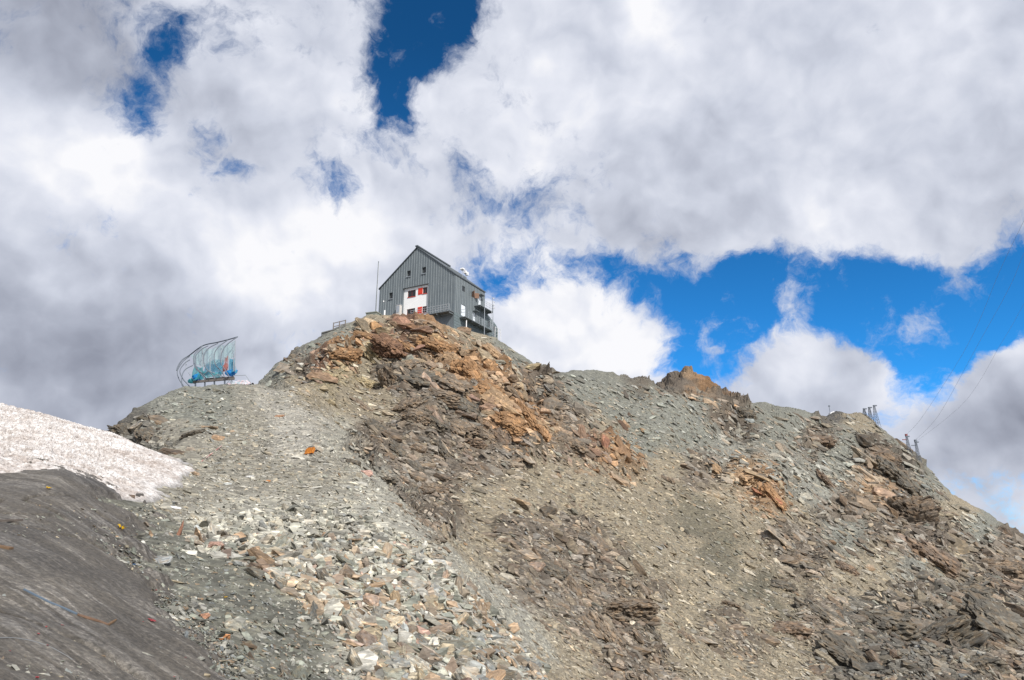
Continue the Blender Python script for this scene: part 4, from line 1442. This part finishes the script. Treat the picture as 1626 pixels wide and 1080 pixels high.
def lay(name, label, cat, px, py, build, mat, spin=0, lift=0.0, group=None):
    p, n = touch(px, py)
    if n.z < 0:
        n = -n
    mb = MB(); build(mb)
    o = mb.build(name, mat)
    q = Vector((0, 0, 1)).rotation_difference((n + Vector((0, 0, .5))).normalized())
    o.rotation_mode = 'QUATERNION'
    o.rotation_quaternion = q @ Matrix.Rotation(rad(spin), 3, 'Z').to_quaternion()
    o.location = p + n * lift
    return tag(o, label, cat, group)


def crumple(sx, sy, seed, fold=.35, rise=0.0, jit=.15):
    """a bent scrap with thickness"""
    def f(mb):
        n = 5
        r = np.random.default_rng(seed)
        pts = [[mb.bm.verts.new(((i / n - .5) * sx * (1 + jit * r.normal()), (j / n - .5) * sy * (1 + jit * r.normal()), abs(math.sin(i * 1.3 + seed)) * sx * fold + r.random() * .04 * sx + rise * (j / n) * sy)) for j in range(n + 1)] for i in range(n + 1)]
        fs = [mb.bm.faces.new((pts[i][j], pts[i + 1][j], pts[i + 1][j + 1], pts[i][j + 1])) for i in range(n) for j in range(n)]
        bmesh.ops.solidify(mb.bm, geom=fs, thickness=.012)
    return f


lay('plastic_sheet', 'bright orange stiff plastic sheet lying on the gravel path', 'plastic sheet', 493, 720, crumple(.42, .30, 3, .10, .5, .03), ORANGE, -14, .01)
lay('plastic_scrap', 'small yellow plastic scrap on the dark gravel beside the ice', 'plastic scrap', 191, 840, crumple(.14, .09, 4), YEL, 10, .01)
lay('plastic_scrap', 'tiny yellow scrap among the grey grit between ice and stone fan', 'plastic scrap', 358, 950, crumple(.05, .035, 5), YEL, 30, .01)
lay('plastic_scrap', 'tiny blue scrap at the edge of the ice', 'plastic scrap', 213, 898, crumple(.04, .04, 6), NETC, 30, .01)
lay('plastic_scrap', 'yellow and red speck of litter high on the dark ice', 'plastic scrap', 77, 777, crumple(.09, .06, 8), YEL, 0, .01)
lay('plastic_scrap', 'pale red plastic film frozen on the ice', 'plastic scrap', 240, 986, crumple(.10, .06, 9, .1), REDP, -40, .008)
for k, (x, y, s) in enumerate([(248, 938, .05), (268, 963, .03), (227, 988, .03), (60, 1008, .05), (75, 1026, .035), (294, 1045, .035), (98, 994, .045), (100, 994, .03), (73, 996, .035), (276, 1076, .04), (380, 1044, .05), (15, 1035, .03), (320, 961, .03), (58, 1078, .06), (355, 938, .03)]):
    lay('litter_fragment', 'small red plastic fragment on the dark ice or the grit at its edge', 'litter', x, y, crumple(s * .55, s * .4, 20 + k, .25), REDP, k * 37, .006, 'red plastic fragments by the ice')
# red and white pole beside the snow
a, na = touch(319, 735); b, nb_ = touch(352, 709)
o = tag(empty('marker_pole', a), 'thin red and white marker pole lying on the gravel right of the snow', 'marker pole')
for k in range(6):
    MB().tube([(b - a) * (k / 6) + Vector((0, 0, .03)), (b - a) * ((k + 1) / 6) + Vector((0, 0, .03))], .015, 6).build('band', plain('faded_red_paint', (.42, .16, .15), .6) if k % 2 == 0 else plain('faded_pink_paint', (.48, .33, .31), .6), o)
# blue pipe continuing as a stick on the ice
pts = [touch(x, y)[0] + Vector((0, 0, .004)) for x, y in ((38, 937), (60, 948), (80, 958), (102, 967), (122, 976))]
tag(MB().tube(pts, .014, 7).build('plastic_pipe', BLUEP), 'long faded blue plastic pipe half frozen into the ice', 'pipe')
pts = [touch(x, y)[0] + Vector((0, 0, .005)) for x, y in ((123, 977), (140, 983), (158, 988), (172, 993))]
tag(MB().tube(pts, [.014, .019, .016, .013], 7).build('wooden_stick', BROWN), 'wet brown stick at the end of the blue pipe', 'stick')
pts = [touch(x, y)[0] + Vector((0, 0, .005)) for x, y in ((172, 993), (178, 989), (184, 985))]
tag(MB().tube(pts, [.013, .018, .01], 7).build('wooden_stick', OCHRE), 'short ochre stick end beyond the wet brown stick', 'stick')
a, _ = touch(-14, 829); b, _ = touch(28, 828)
d = b - a; s = Vector((0, .12, .01))
tag(MB().prism([a, b, b + s, a + s], (0, 0, .03)).build('wooden_plank', PLANK), 'dark plank end lying on the ice at the left edge, upper of the two', 'plank')
a, _ = touch(-14, 868); b, _ = touch(14, 873)
d = b - a
tag(MB().prism([a, b, b + s * .7, a + s * .7], (0, 0, .025)).build('wooden_plank', OCHRE), 'ochre plank end lying on the ice at the left edge, lower of the two', 'plank')
pts = [touch(x, y)[0] + Vector((0, 0, .001)) for x, y in ((-10, 1014), (20, 1013), (55, 1019), (85, 1030), (115, 1048))]
tag(MB().tube(spline(pts), .0035, 5).build('wire', GREYP), 'thin pale wire curving over the ice in the lower left corner', 'wire')
pts = [touch(x, y)[0] + Vector((0, 0, .02)) for x, y in ((270, 806), (278, 808), (287, 809))]
tag(MB().tube(pts, [.02, .035, .02], 6).build('plastic_tube', M['paint_white']), 'short white plastic tube on the gravel below the snow tongue', 'plastic tube')


# ------------------------------------------------------------------ the stones one can single out, then the mass
DETBIG = [detail(*BIGSHAPES[k], 50 + k, 3, .055) for k in range(12)]
BIGMESH = []
for v_, f_ in DETBIG:
    BIGMESH.append(mesh_from('rock', v_, f_))
for me_ in BIGMESH:
    me_.materials.append(None)
ROCKM = {}


def rock_mat(col):
    key = tuple(np.round(np.array(col) * 60).astype(int))
    if key not in ROCKM:
        ROCKM[key] = rock_material('stone_%s' % len(ROCKM), False, tuple(col), 7.0, .06, .55)
    return ROCKM[key]


def rock_obj(name, pos, R, sc, col, shape):
    o = bpy.data.objects.new(name, BIGMESH[shape % 12])
    COL.objects.link(o)
    o.matrix_world = Matrix.Translation(Vector(pos)) @ Matrix([list(r) for r in R]).to_4x4() @ Matrix.Diagonal((*sc, 1))
    o.material_slots[0].link = 'OBJECT'
    o.material_slots[0].material = rock_mat(col)
    return o


def special(label, px, py, half, col, shape, nrm=(0, 0, 1), xdir=(1, 0, 0), r_add=0.0, name='boulder', cat='boulder'):
    p, n = touch(px, py)
    z = Vector(nrm).normalized(); x = Vector(xdir); x = (x - z * x.dot(z)).normalized(); y = z.cross(x)
    R = np.array((x, y, z)).T
    return tag(rock_obj(name, p, R, half, col, shape), label, cat)


SPECIAL_AT = []
for lab, px, py, half, col, shp, nrm, xd, nm, cat in [
    ('big pinkish tan boulder standing upright in the middle of the crag', 686, 612, (1.75, .75, .7), (.33, .26, .21), 0, (.2, -1, .3), (.45, 0, -.9), 'boulder', 'boulder'),
    ('large ochre block jutting out just below the hut', 700, 540, (1.7, 1.3, 1.1), (.30, .21, .12), 1, (.1, -.5, .9), (.8, -.2, -.45), 'boulder', 'boulder'),
    ('dark brown block left of the large ochre block below the hut', 668, 526, (1.8, 1.2, .9), (.16, .105, .08), 2, (-.1, -.4, .9), (.9, -.1, -.2), 'boulder', 'boulder'),
    ('bright orange rock face below the concrete block and flagpole', 597, 521, (1.1, .8, .7), (.34, .21, .11), 3, (.3, -.8, .5), (.7, 0, -.7), 'boulder', 'boulder'),
    ('rounded brown boulder below the hut gallery', 737, 512, (1.15, .9, 1.0), (.25, .185, .135), 4, (0, 0, 1), (1, 0, 0), 'boulder', 'boulder'),
    ('grey-green square block in the upper crag', 640, 575, (1.5, 1.2, 1.3), (.20, .205, .175), 5, (0, -.7, .6), (1, 0, -.2), 'boulder', 'boulder'),
    ('tall rusty red slab on edge at the foot of the orange spur', 963, 710, (1.35, .9, .45), (.27, .14, .095), 6, (.75, -.6, .1), (0, -.1, -1), 'boulder', 'boulder'),
    ('brown slab on edge left of the tall rusty red slab', 925, 695, (1.5, .9, .5), (.24, .165, .12), 7, (.7, -.6, .1), (.1, -.1, -1), 'boulder', 'boulder'),
    ('pale orange block on the right slope under the dark outcrop', 1402, 788, (3.0, 2.4, 2.2), (.36, .26, .19), 8, (.1, -.7, .6), (.8, 0, -.5), 'boulder', 'boulder'),
    ('dark overhanging block in the outcrop on the right slope', 1392, 722, (3.8, 2.8, 2.2), (.15, .12, .095), 9, (-.1, -.5, .8), (.9, 0, -.4), 'boulder', 'boulder'),
    ('black-brown block lowest in the dark outcrop on the right slope', 1405, 748, (3.4, 2.6, 2.0), (.13, .105, .085), 10, (-.1, -.5, .8), (.9, 0, -.3), 'boulder', 'boulder'),
    ('ochre slab in the overhanging ledge on the middle of the right slope', 1205, 758, (2.6, 1.6, .9), (.31, .24, .16), 11, (.3, -.4, .85), (.8, -.1, -.5), 'boulder', 'boulder'),
    ('rusty red slab at the foot of the ledge on the middle of the right slope', 1216, 788, (2.4, 1.1, .6), (.33, .16, .10), 2, (.3, -.4, .85), (.8, -.1, -.5), 'boulder', 'boulder'),
    ('brown block over a black hollow in the lower middle slope', 855, 903, (.62, .42, .36), (.24, .19, .155), 3, (0, -.5, .8), (.9, 0, -.25), 'boulder', 'boulder'),
    ('thin dark red slab standing on its edge left of the stone fan', 284, 848, (.42, .17, .07), (.27, .13, .105), 4, (-.9, -.35, .25), (.35, -.3, -.9), 'rock', 'rock'),
    ('blue-grey slate with a notch between the ice and the stone fan', 250, 890, (.30, .21, .06), (.28, .30, .305), 5, (-.1, -.4, .9), (.9, -.3, -.3), 'rock', 'rock'),
    ('orange pyramid-shaped stone at the edge of the ice', 354, 1014, (.115, .10, .09), (.52, .25, .11), 6, (0, -.2, 1), (1, 0, 0), 'rock', 'rock'),
    ('reddish brown flat stone at the edge of the ice', 322, 980, (.125, .10, .05), (.34, .19, .125), 7, (0, -.5, .9), (1, .2, 0), 'rock', 'rock'),
    ('rounded grey schist stone with fine layers near the edge of the ice', 370, 997, (.19, .17, .15), (.30, .295, .25), 8, (.4, -.6, .7), (.6, .3, -.6), 'rock', 'rock'),
    ('dark red wedge of stone at the top of the stone fan', 408, 854, (.26, .12, .10), (.28, .13, .115), 9, (-.5, -.4, .6), (.5, -.3, -.8), 'rock', 'rock'),
    ('rounded brown stone lying on the lower edge of the snow', 210, 789, (.11, .09, .085), (.20, .165, .14), 10, (0, 0, 1), (1, 0, 0), 'rock', 'rock'),
    ('small tan stone at the right tip of the snow', 309, 754, (.16, .13, .2), (.34, .28, .22), 11, (0, 0, 1), (1, 0, 0), 'rock', 'rock'),
    ('rusty stone on the path where it bends near its top', 443, 662, (.36, .2, .18), (.33, .2, .13), 0, (0, -.3, 1), (1, 0, -.2), 'rock', 'rock'),
    ('rust brown boulder at the left side of the gravel path', 349, 697, (.42, .36, .3), (.34, .24, .16), 1, (0, -.3, 1), (1, 0, 0), 'rock', 'rock'),
    ('long pale stone on the left half of the gravel path', 400, 692, (.36, .16, .1), (.46, .45, .40), 2, (0, -.3, 1), (1, .2, 0), 'rock', 'rock'),
    ('flat blue-white stone on the lower gravel path', 398, 758, (.22, .13, .08), (.50, .52, .52), 3, (0, -.3, 1), (1, .2, 0), 'rock', 'rock'),
    ('small orange stone right of the flat blue-white stone on the path', 424, 764, (.13, .08, .06), (.50, .22, .08), 4, (0, -.3, 1), (1, .2, 0), 'rock', 'rock'),
    ('pale pink boulder on the shoulder of the stone fan', 580, 752, (.34, .26, .22), (.40, .27, .23), 5, (0, -.3, 1), (.7, 0, -.5), 'rock', 'rock'),
    ('tan rock lying on the orange face right of the crag', 848, 583, (1.5, 1.0, 1.0), (.33, .28, .19), 6, (0, -.4, .9), (1, 0, 0), 'boulder', 'boulder'),
]:
    special(lab, px, py, half, col, shp, nrm, xd, 0, nm, cat)
    SPECIAL_AT.append((px, py))

# ------------------------------------------------------------------ solid outcrops: layered, fractured rock standing out of the slope
def outcrop_mesh(seed):
    bm = bmesh.new()
    bmesh.ops.create_icosphere(bm, subdivisions=6, radius=1)
    p = np.array([q.co[:] for q in bm.verts])
    p = p / (np.abs(p) ** 4).sum(1)[:, None] ** .25
    p[:, :2] *= (1 + .18 * fbm(p[:, 0] * 1.3 + seed, p[:, 1] * 1.3, p[:, 2], 2, seed))[:, None]
    lay_ = p[:, 2] * 4.2 + .55 * fbm(p[:, 0] * 1.4, p[:, 1] * 1.4 + seed, p[:, 2] * .3, 3, seed + 5)
    li = np.floor(lay_).astype(np.int64)
    lr_, _, _ = h3(li, li * 0 + seed, li * 0, 3)
    ox, oy, oz, q1, q2, q3, ed = cells(p[:, 0] * 2.3 + seed, p[:, 1] * 2.3, li * 1.7, seed, .9)
    _, _, _, t1, _, _, ed2 = cells(p[:, 0] * 6 + seed, p[:, 1] * 6, li * 1.7 + p[:, 2] * 3, seed + 9, .9)
    sc_ = .74 + .30 * lr_ + .30 * (q1 - .5) + .10 * (t1 - .5)
    sc_ -= .10 * np.exp(-(lay_ - li) / .10) + .10 * np.exp(-ed / .05)
    sc_ += .05 * fbm(p[:, 0] * 6, p[:, 1] * 6, p[:, 2] * 14, 4, seed + 2)
    z_ = p[:, 2] + .12 * (q2 - .5) + .05 * (t1 - .5) + .14 * (ox * (q3 - .5) + oy * (q2 - .5))
    for v_, a_, s_, zz in zip(bm.verts, p, sc_, z_):
        v_.co = (a_[0] * s_, a_[1] * s_, zz * (.82 + .18 * s_))
    me = bpy.data.meshes.new('rock_outcrop'); bm.to_mesh(me); bm.free()
    me.materials.append(None)
    return me


OUTM = [outcrop_mesh(11 + 7 * k) for k in range(6)]
OUTS = """640 578 24 B|668 604 22 D|704 630 24 B|738 648 20 D|618 548 22 K|692 548 22 R|748 592 24 R|792 642 26 O|832 660 24 R|866 694 18 R|907 704 18 B|700 720 22 D|632 718 20 D|572 645 15 B|748 706 20 B
690 780 20 B|604 566 18 Y|548 562 18 R|522 598 14 Y|876 910 20 D|908 936 20 B|1000 965 28 B|832 604 15 Q|962 1004 22 B|1180 758 20 O|1228 790 17 R|1393 728 30 Q|1422 764 28 Q|1441 814 26 Q|1482 884 26 Q
1532 944 30 D|1584 990 30 D|1402 990 32 D|1484 1014 32 D|1352 1049 32 D|1302 975 22 D|1584 904 24 B|1300 700 14 B|1184 656 15 D|206 690 18 D|238 694 13 D|304 690 11 D|1552 1062 30 D|780 560 16 O|660 660 18 B|800 700 16 B|1250 1000 20 B|656 560 20 R|722 576 20 O|772 622 22 R|812 670 20 R|850 674 17 O|652 642 20 B|622 602 18 B|692 674 18 D|727 680 18 B|772 692 16 B|660 746 16 D|600 682 16 D|580 608 14 Y|762 562 14 R|722 610 18 B|1100 722 11 B|1132 742 11 O|1060 762 9 B|1310 762 13 B|1272 892 13 B|1242 932 14 D|1342 902 13 B|1160 962 11 B|1090 1012 12 B|1040 1012 12 D|560 735 12 D|610 760 12 D"""
CWORD = {'B': 'brown-grey', 'D': 'dark grey', 'K': 'dark red-brown', 'R': 'rust coloured', 'O': 'ochre brown', 'Y': 'yellowish', 'Q': 'dark brown'}
SPOTS = []
for k, t_ in enumerate(OUTS.replace('\n', '|').split('|')):
    px, py, hs, kd = t_.split()
    px, py, hs = float(px), float(py), float(hs)
    p, n = touch(px, py)
    r = math.hypot(p.x, p.y)
    s_ = hs * r * P1
    R = frame(n if n.z > 0 else -n, .16, .10)
    dims = (s_ * RNG.uniform(1.2, 1.6), s_ * RNG.uniform(.8, 1.1), s_ * RNG.uniform(.6, .8))
    c_ = np.array(KINDS[kd][0]) * RNG.uniform(.8, 1.05)
    o = bpy.data.objects.new('rock_outcrop', OUTM[k % 6])
    COL.objects.link(o)
    o.matrix_world = Matrix.Translation(Vector(np.array(p) - R[:, 2] * dims[2] * .42)) @ Matrix([list(q) for q in R]).to_4x4() @ Matrix.Diagonal((*dims, 1))
    o.material_slots[0].link = 'OBJECT'; o.material_slots[0].material = rock_mat(c_)
    if px < 400:
        wh = 'at the left edge of the gravel knoll behind the snow'
    elif px < 600:
        wh = 'on the left flank of the hut hill'
    elif px < 940 and py < 620:
        wh = 'in the upper crag just below the hut'
    elif px < 940 and py < 800:
        wh = 'in the lower crag below the hut'
    elif px < 1100:
        wh = 'low on the brown slope beyond the stone fan'
    elif py < 700:
        wh = 'near the ridge line right of the small peak'
    elif px < 1260:
        wh = 'on the middle of the right slope'
    elif py < 850:
        wh = 'in the brown rib under the lattice masts'
    else:
        wh = 'in the dark broken rock at the lower right'
    SPOTS.append((o, f'{CWORD[kd]} layered rock outcrop {wh}'))
for o, lab in SPOTS:
    tag(o, lab, 'rock outcrop', lab.replace('rock outcrop', 'outcrops'))

KINDWORD = {'grey': 'pale grey', 'green': 'greenish grey', 'blue': 'blue-grey', 'rust': 'rust orange', 'tan': 'tan', 'dark': 'dark grey', 'brown': 'brown', 'white': 'whitish', 'red': 'dull red'}
NSINGLE = 270
singles, rest, taken = [], [], []
for s in STONES:
    ok = len(singles) < NSINGLE and all(abs(s[9] - x) + abs(s[10] - y) > 14 for x, y in SPECIAL_AT)
    if ok and all((s[1][0] - t[0]) ** 2 + (s[1][1] - t[1]) ** 2 + (s[1][2] - t[3]) ** 2 > (.55 * (s[3][0] + t[2])) ** 2 for t in taken):
        singles.append(s); taken.append((s[1][0], s[1][1], s[3][0], s[1][2]))
    else:
        rest.append(s)
for s in singles:
    px, py = s[9], s[10]
    form = 'slab' if s[3][2] < .38 * s[3][0] else 'block'
    kw = KINDWORD[s[7]]
    if s[6] == 'fan':
        where = 'in the stone fan'; row = 'upper' if py < 900 else ('middle' if py < 990 else 'lower')
        lab = f'{kw} {form} of stone in the {row} part of the stone fan'
        grp = f'{kw} {form}s in the {row} stone fan'; nm = 'rock'
    elif s[6] in ('dirt', 'path'):
        wh = 'on the dark grit between ice and stone fan' if s[6] == 'dirt' else 'on the gravel path'
        lab = f'{kw} {form} of stone {wh}'; grp = f'{kw} {form}s {wh}'; nm = 'rock'
    else:
        if px < 600:
            wh = 'on the left flank below the hut'
        elif px < 930 and py < 700:
            wh = 'in the rusty crag below the hut'
        elif px < 930:
            wh = 'low on the brown slope below the crag'
        elif px < 1290:
            wh = 'on the wide scree slope right of the crag'
        else:
            wh = 'in the broken rock of the right slope'
        c = s[4]
        kw = 'rusty' if c[0] > 1.75 * c[2] else ('dark' if c.mean() < .15 else ('brownish' if c[0] > 1.3 * c[2] else 'grey'))
        lab = f'{kw} angular {form} {wh}'; grp = f'{kw} angular {form}s {wh}'; nm = 'boulder'
    tag(rock_obj(nm, s[1], s[2], s[3], np.clip(s[4], .03, .6), s[5]), lab, nm, grp)
DET = [detail(*SHAPES[k], k, 1, .05) for k in range(16)]
lump('scree', [s for s in rest if s[6] in ('fan', 'dirt', 'path')], stone_mat, 'stuff', SHAPES)
lump('hillside_scree', [s for s in rest if s[6] == 'slope'], stone_mat, 'stuff', SHAPES)
lump('crag_rubble', [s for s in rest if s[6] == 'crag'], stone_mat, 'stuff', DET)


# ------------------------------------------------------------------ sky: clear blue behind broken cumulus, both given by direction
SUN_AZ, SUN_EL = 150.0, 43.0
world = bpy.data.worlds.new('World')
SC.world = world
world.use_nodes = True
wn = world.node_tree
BG = wn.nodes['Background']
SKY_STR = .10
sky = node(wn, 'ShaderNodeTexSky', sky_type='NISHITA')
sky.sun_disc = False
sky.sun_elevation = rad(SUN_EL)
sky.sun_rotation = rad(SUN_AZ)
sky.altitude = 3000
sky.air_density = 1.0
sky.dust_density = .2
sky.ozone_density = 2.0
tc = node(wn, 'ShaderNodeTexCoord')
DIR = tc.outputs['Generated']


def vmath(op, a, b=None, scale=None):
    n = node(wn, 'ShaderNodeVectorMath', operation=op)
    for s, v in ((n.inputs[0], a), (n.inputs[1], b)):
        if v is None:
            continue
        if isinstance(v, (tuple, Vector)):
            s.default_value = v
        else:
            wn.links.new(v, s)
    if scale is not None:
        n.inputs['Scale'].default_value = scale
    return n


def fmath(op, a, b, c=None):
    n = node(wn, 'ShaderNodeMath', operation=op)
    for s, v in zip(n.inputs, (a, b, c)):
        if v is None:
            continue
        if isinstance(v, (int, float)):
            s.default_value = v
        else:
            wn.links.new(v, s)
    return n.outputs[0]


def wnoise(vec, scale, detail=6, rough=.55, color=False, dist=0.0):
    n = node(wn, 'ShaderNodeTexNoise')
    n.inputs['Scale'].default_value = scale; n.inputs['Detail'].default_value = detail
    n.inputs['Roughness'].default_value = rough; n.inputs['Distortion'].default_value = dist
    wn.links.new(vec, n.inputs['Vector'])
    return n.outputs[1 if color else 0]


def warp(vec, scale, amount, detail=4):
    c = wnoise(vec, scale, detail, .6, True)
    d = vmath('SUBTRACT', c, (.5, .5, .5))
    return vmath('ADD', vec, vmath('SCALE', d.outputs[0], scale=amount).outputs[0]).outputs[0]


def sdir(px, py):
    th, t = ray(px, py)
    return Vector((math.sin(th), math.cos(th), t)).normalized()


def blobs(vec, lst, base):
    acc = base
    for px, py, r, w in lst:
        d = vmath('DISTANCE', vec, sdir(px, py)).outputs['Value']
        m = node(wn, 'ShaderNodeMapRange', interpolation_type='SMOOTHSTEP')
        c = r / 1190.0
        m.inputs['From Min'].default_value = c * .15; m.inputs['From Max'].default_value = c * 1.35
        m.inputs['To Min'].default_value = w; m.inputs['To Max'].default_value = 0
        wn.links.new(d, m.inputs['Value'])
        acc = fmath('ADD', acc, m.outputs[0])
    return acc


COVER = [(272, 60, 40, -.8), (258, 110, 36, -.75), (228, 165, 34, -.9), (240, 200, 24, -.6), (330, 185, 26, -.5), (655, 75, 58, -1.1), (690, 40, 52, -1.1), (735, 5, 40, -.9), (610, 25, 46, -.6), (628, 125, 44, -1.2),
         (636, 180, 34, -1), (622, 235, 36, -.5), (357, 262, 34, -.85), (338, 322, 26, -.6), (392, 295, 26, -.45), (540, 312, 32, -.95), (498, 283, 26, -.55), (735, 268, 34, -.62), (800, 315, 52, -.5),
         (750, 315, 36, -.4), (860, 312, 32, -.45), (795, 448, 46, -1.1), (880, 440, 46, -.95), (955, 432, 44, -1.05), (1030, 497, 54, -.9), (1110, 520, 72, -1.3), (1180, 470, 60, -1.2), (1130, 570, 56, -1.1),
         (1210, 545, 56, -.8), (1195, 425, 38, -.7), (1330, 455, 54, -1.1), (1400, 475, 74, -1.3), (1480, 505, 74, -1.3), (1550, 490, 62, -1.2), (1600, 450, 60, -1.3), (1626, 490, 60, -1.3), (1590, 400, 40, -.5), (1480, 575, 50, -1.0),
         (1430, 540, 50, -.9), (1060, 585, 40, -.8), (1600, 790, 40, -.5), (1625, 745, 30, -.25), (1570, 760, 24, -.3), (1530, 790, 24, -.3),
         (1272, 478, 34, 1.0), (1238, 512, 26, .6), (1350, 482, 22, .4), (1340, 580, 54, 1.5), (1290, 575, 46, 1.3), (1395, 590, 42, 1.2), (1240, 610, 60, 1.2), (1616, 545, 40, .9), (1610, 590, 60, 1.0), (1560, 630, 62, 1.0), (1500, 650, 60, .9),
         (900, 505, 90, 1.2), (1000, 545, 62, 1.5), (1060, 548, 34, 1.1), (830, 520, 60, .8), (1640, 540, 40, .6), (1560, 410, 40, .5), (1480, 400, 60, .5), (110, 370, 90, 1.2), (190, 430, 80, .8), (60, 540, 120, 1.0), (1000, 80, 150, 1.0), (1200, 120, 170, 1.0), (1450, 140, 190, 1.0), (1180, 290, 130, 1.0), (1420, 300, 110, .9), (450, 150, 70, .6), (80, 200, 90, .8), (560, 420, 110, .8), (350, 440, 110, .8), (200, 620, 120, 1.0), (1460, 595, 46, -.9), (1150, 590, 40, -.6), (1250, 540, 30, -.5), (1300, 520, 40, -.4), (1250, 415, 44, -.6), (1250, 455, 50, -.5), (1010, 450, 40, -.4), (1060, 450, 50, -.5)]
LIGHT = [(85, 200, 120, .26), (170, 250, 100, .22), (90, 440, 60, .14), (480, 385, 110, .26), (560, 350, 90, .24), (420, 440, 90, .2), (560, 190, 60, .14), (900, 505, 130, .5), (1000, 540, 70, .22), (1020, 5, 50, .42),
         (690, 200, 50, .16), (880, 110, 80, .12), (1480, 30, 90, .12), (1350, 275, 130, .12), (1290, 590, 40, .15), (1440, 600, 44, .28), (1600, 560, 44, .25), (830, 250, 60, .18), (750, 420, 80, .12), (300, 470, 80, .14), (1360, 385, 100, .12),
         (40, 30, 130, -.40), (170, 80, 100, -.24), (40, 620, 230, -.34), (170, 540, 150, -.12), (300, 580, 160, -.18), (30, 340, 100, -.10), (1050, 335, 150, -.15), (950, 365, 90, -.10), (1210, 190, 140, -.10),
         (1560, 690, 90, -.40), (1625, 650, 70, -.30), (1480, 700, 60, -.2), (400, 150, 90, -.10), (1320, 625, 60, -.26), (1340, 560, 40, -.12), (1000, 390, 90, -.12), (450, 280, 60, -.12), (1550, 300, 110, -.05), (700, 330, 40, -.10)]
W1 = warp(DIR, 5.0, .075, 4)
W2 = warp(W1, 13, .016, 3)
W4 = warp(W1, 14, .055, 6)
cover = blobs(W4, [(a, b, c * 1.3, d * (.82 if d < 0 else .5)) for a, b, c, d in COVER], .93)
cv = node(wn, 'ShaderNodeClamp'); cv.inputs['Min'].default_value = -.30; cv.inputs['Max'].default_value = 1.35
wn.links.new(cover, cv.inputs[0]); cover = cv.outputs[0]
n_big = wnoise(W1, 3.2, 3, .5)
n_mid = wnoise(W4, 9.0, 9, .66)
n_soft = wnoise(W2, 8.0, 3, .5)
n_fine = wnoise(W4, 26.0, 7, .66)
D = fmath('ADD', cover, fmath('MULTIPLY', fmath('SUBTRACT', n_mid, .5), 2.9))
D = fmath('ADD', D, fmath('MULTIPLY', fmath('SUBTRACT', n_fine, .5), 1.9))
mk = node(wn, 'ShaderNodeMapRange', interpolation_type='SMOOTHSTEP')
mk.inputs['From Min'].default_value = -.20; mk.inputs['From Max'].default_value = .92
wn.links.new(D, mk.inputs['Value'])
mask = mk.outputs[0]
# billow shading: the same noise a little towards the sun tells lit flank from shaded flank
SUNV = Vector((math.sin(rad(SUN_AZ)) * math.cos(rad(SUN_EL)), math.cos(rad(SUN_AZ)) * math.cos(rad(SUN_EL)), math.sin(rad(SUN_EL))))
off = Vector((.010, 0, .022))
W3 = vmath('ADD', W2, off).outputs[0]
rel = fmath('SUBTRACT', n_soft, wnoise(W3, 8.0, 3, .5))
relf = fmath('SUBTRACT', wnoise(W2, 11.0, 6, .56), wnoise(W3, 11.0, 6, .56))
big2 = wnoise(vmath('ADD', W1, Vector((.02, 0, .05))).outputs[0], 3.2, 3, .5)
rel2 = fmath('SUBTRACT', n_big, big2)
L = blobs(W1, [(a, b, c * 1.15, d * .72) for a, b, c, d in LIGHT], .68)
L = fmath('ADD', L, fmath('MULTIPLY', rel, 1.05))
L = fmath('ADD', L, fmath('MULTIPLY', relf, .5))
L = fmath('ADD', L, fmath('MULTIPLY', rel2, .9))
L = fmath('ADD', L, fmath('MULTIPLY', fmath('SUBTRACT', n_soft, .5), -.10))
L = fmath('ADD', L, fmath('MULTIPLY', fmath('SUBTRACT', n_fine, .5), .05))
k = 1 / SKY_STR
cc = ramp(wn, L, [(0.05, (.255, .275, .345)), (.35, (.42, .45, .54)), (.62, (.615, .65, .75)), (.84, (.79, .815, .90)), (1.05, (.96, .96, .99))])
cl = vmath('SCALE', cc, scale=k).outputs[0]
# deep polarised blue at this height
tint = mixc(wn, sky.outputs[0], (.16, .80, 1.22), 1.0, 'MULTIPLY')
sx = node(wn, 'ShaderNodeSeparateXYZ')
wn.links.new(DIR, sx.inputs[0])
glow = node(wn, 'ShaderNodeMapRange')
glow.inputs['From Min'].default_value = .12; glow.inputs['From Max'].default_value = .62
glow.inputs['To Min'].default_value = 1.75; glow.inputs['To Max'].default_value = .95
wn.links.new(sx.outputs[2], glow.inputs['Value'])
tv = node(wn, 'ShaderNodeVectorMath', operation='SCALE')
wn.links.new(tint, tv.inputs[0]); wn.links.new(glow.outputs[0], tv.inputs['Scale'])
final = mixc(wn, tv.outputs[0], cl, mask)
wn.links.new(final, BG.inputs[0])
BG.inputs[1].default_value = SKY_STR
world.cycles.sampling_method = 'NONE'

if SC.world is None:
    w = bpy.data.worlds.new('World'); SC.world = w; w.use_nodes = True
    w.node_tree.nodes['Background'].inputs[0].default_value = (.55, .62, .75, 1)
    w.node_tree.nodes['Background'].inputs[1].default_value = .8
sun_data = bpy.data.lights.new('sun', 'SUN')
sun_data.energy = 5.0
sun_data.angle = rad(.5)
sun_data.color = (1, .955, .89)
sun = bpy.data.objects.new('sun', sun_data)
COL.objects.link(sun)
SUN_DIR = Vector((math.sin(rad(SUN_AZ)) * math.cos(rad(SUN_EL)), math.cos(rad(SUN_AZ)) * math.cos(rad(SUN_EL)), math.sin(rad(SUN_EL))))
sun.rotation_euler = SUN_DIR.to_track_quat('Z', 'Y').to_euler()
SC.view_settings.view_transform = 'Standard'
SC.view_settings.look = 'None'
SC.view_settings.gamma = 1
SC.view_settings.exposure = 0
SC.render.film_transparent = False
SC.cycles.max_bounces = 4
SC.cycles.diffuse_bounces = 2
SC.cycles.glossy_bounces = 2
SC.cycles.transparent_max_bounces = 12
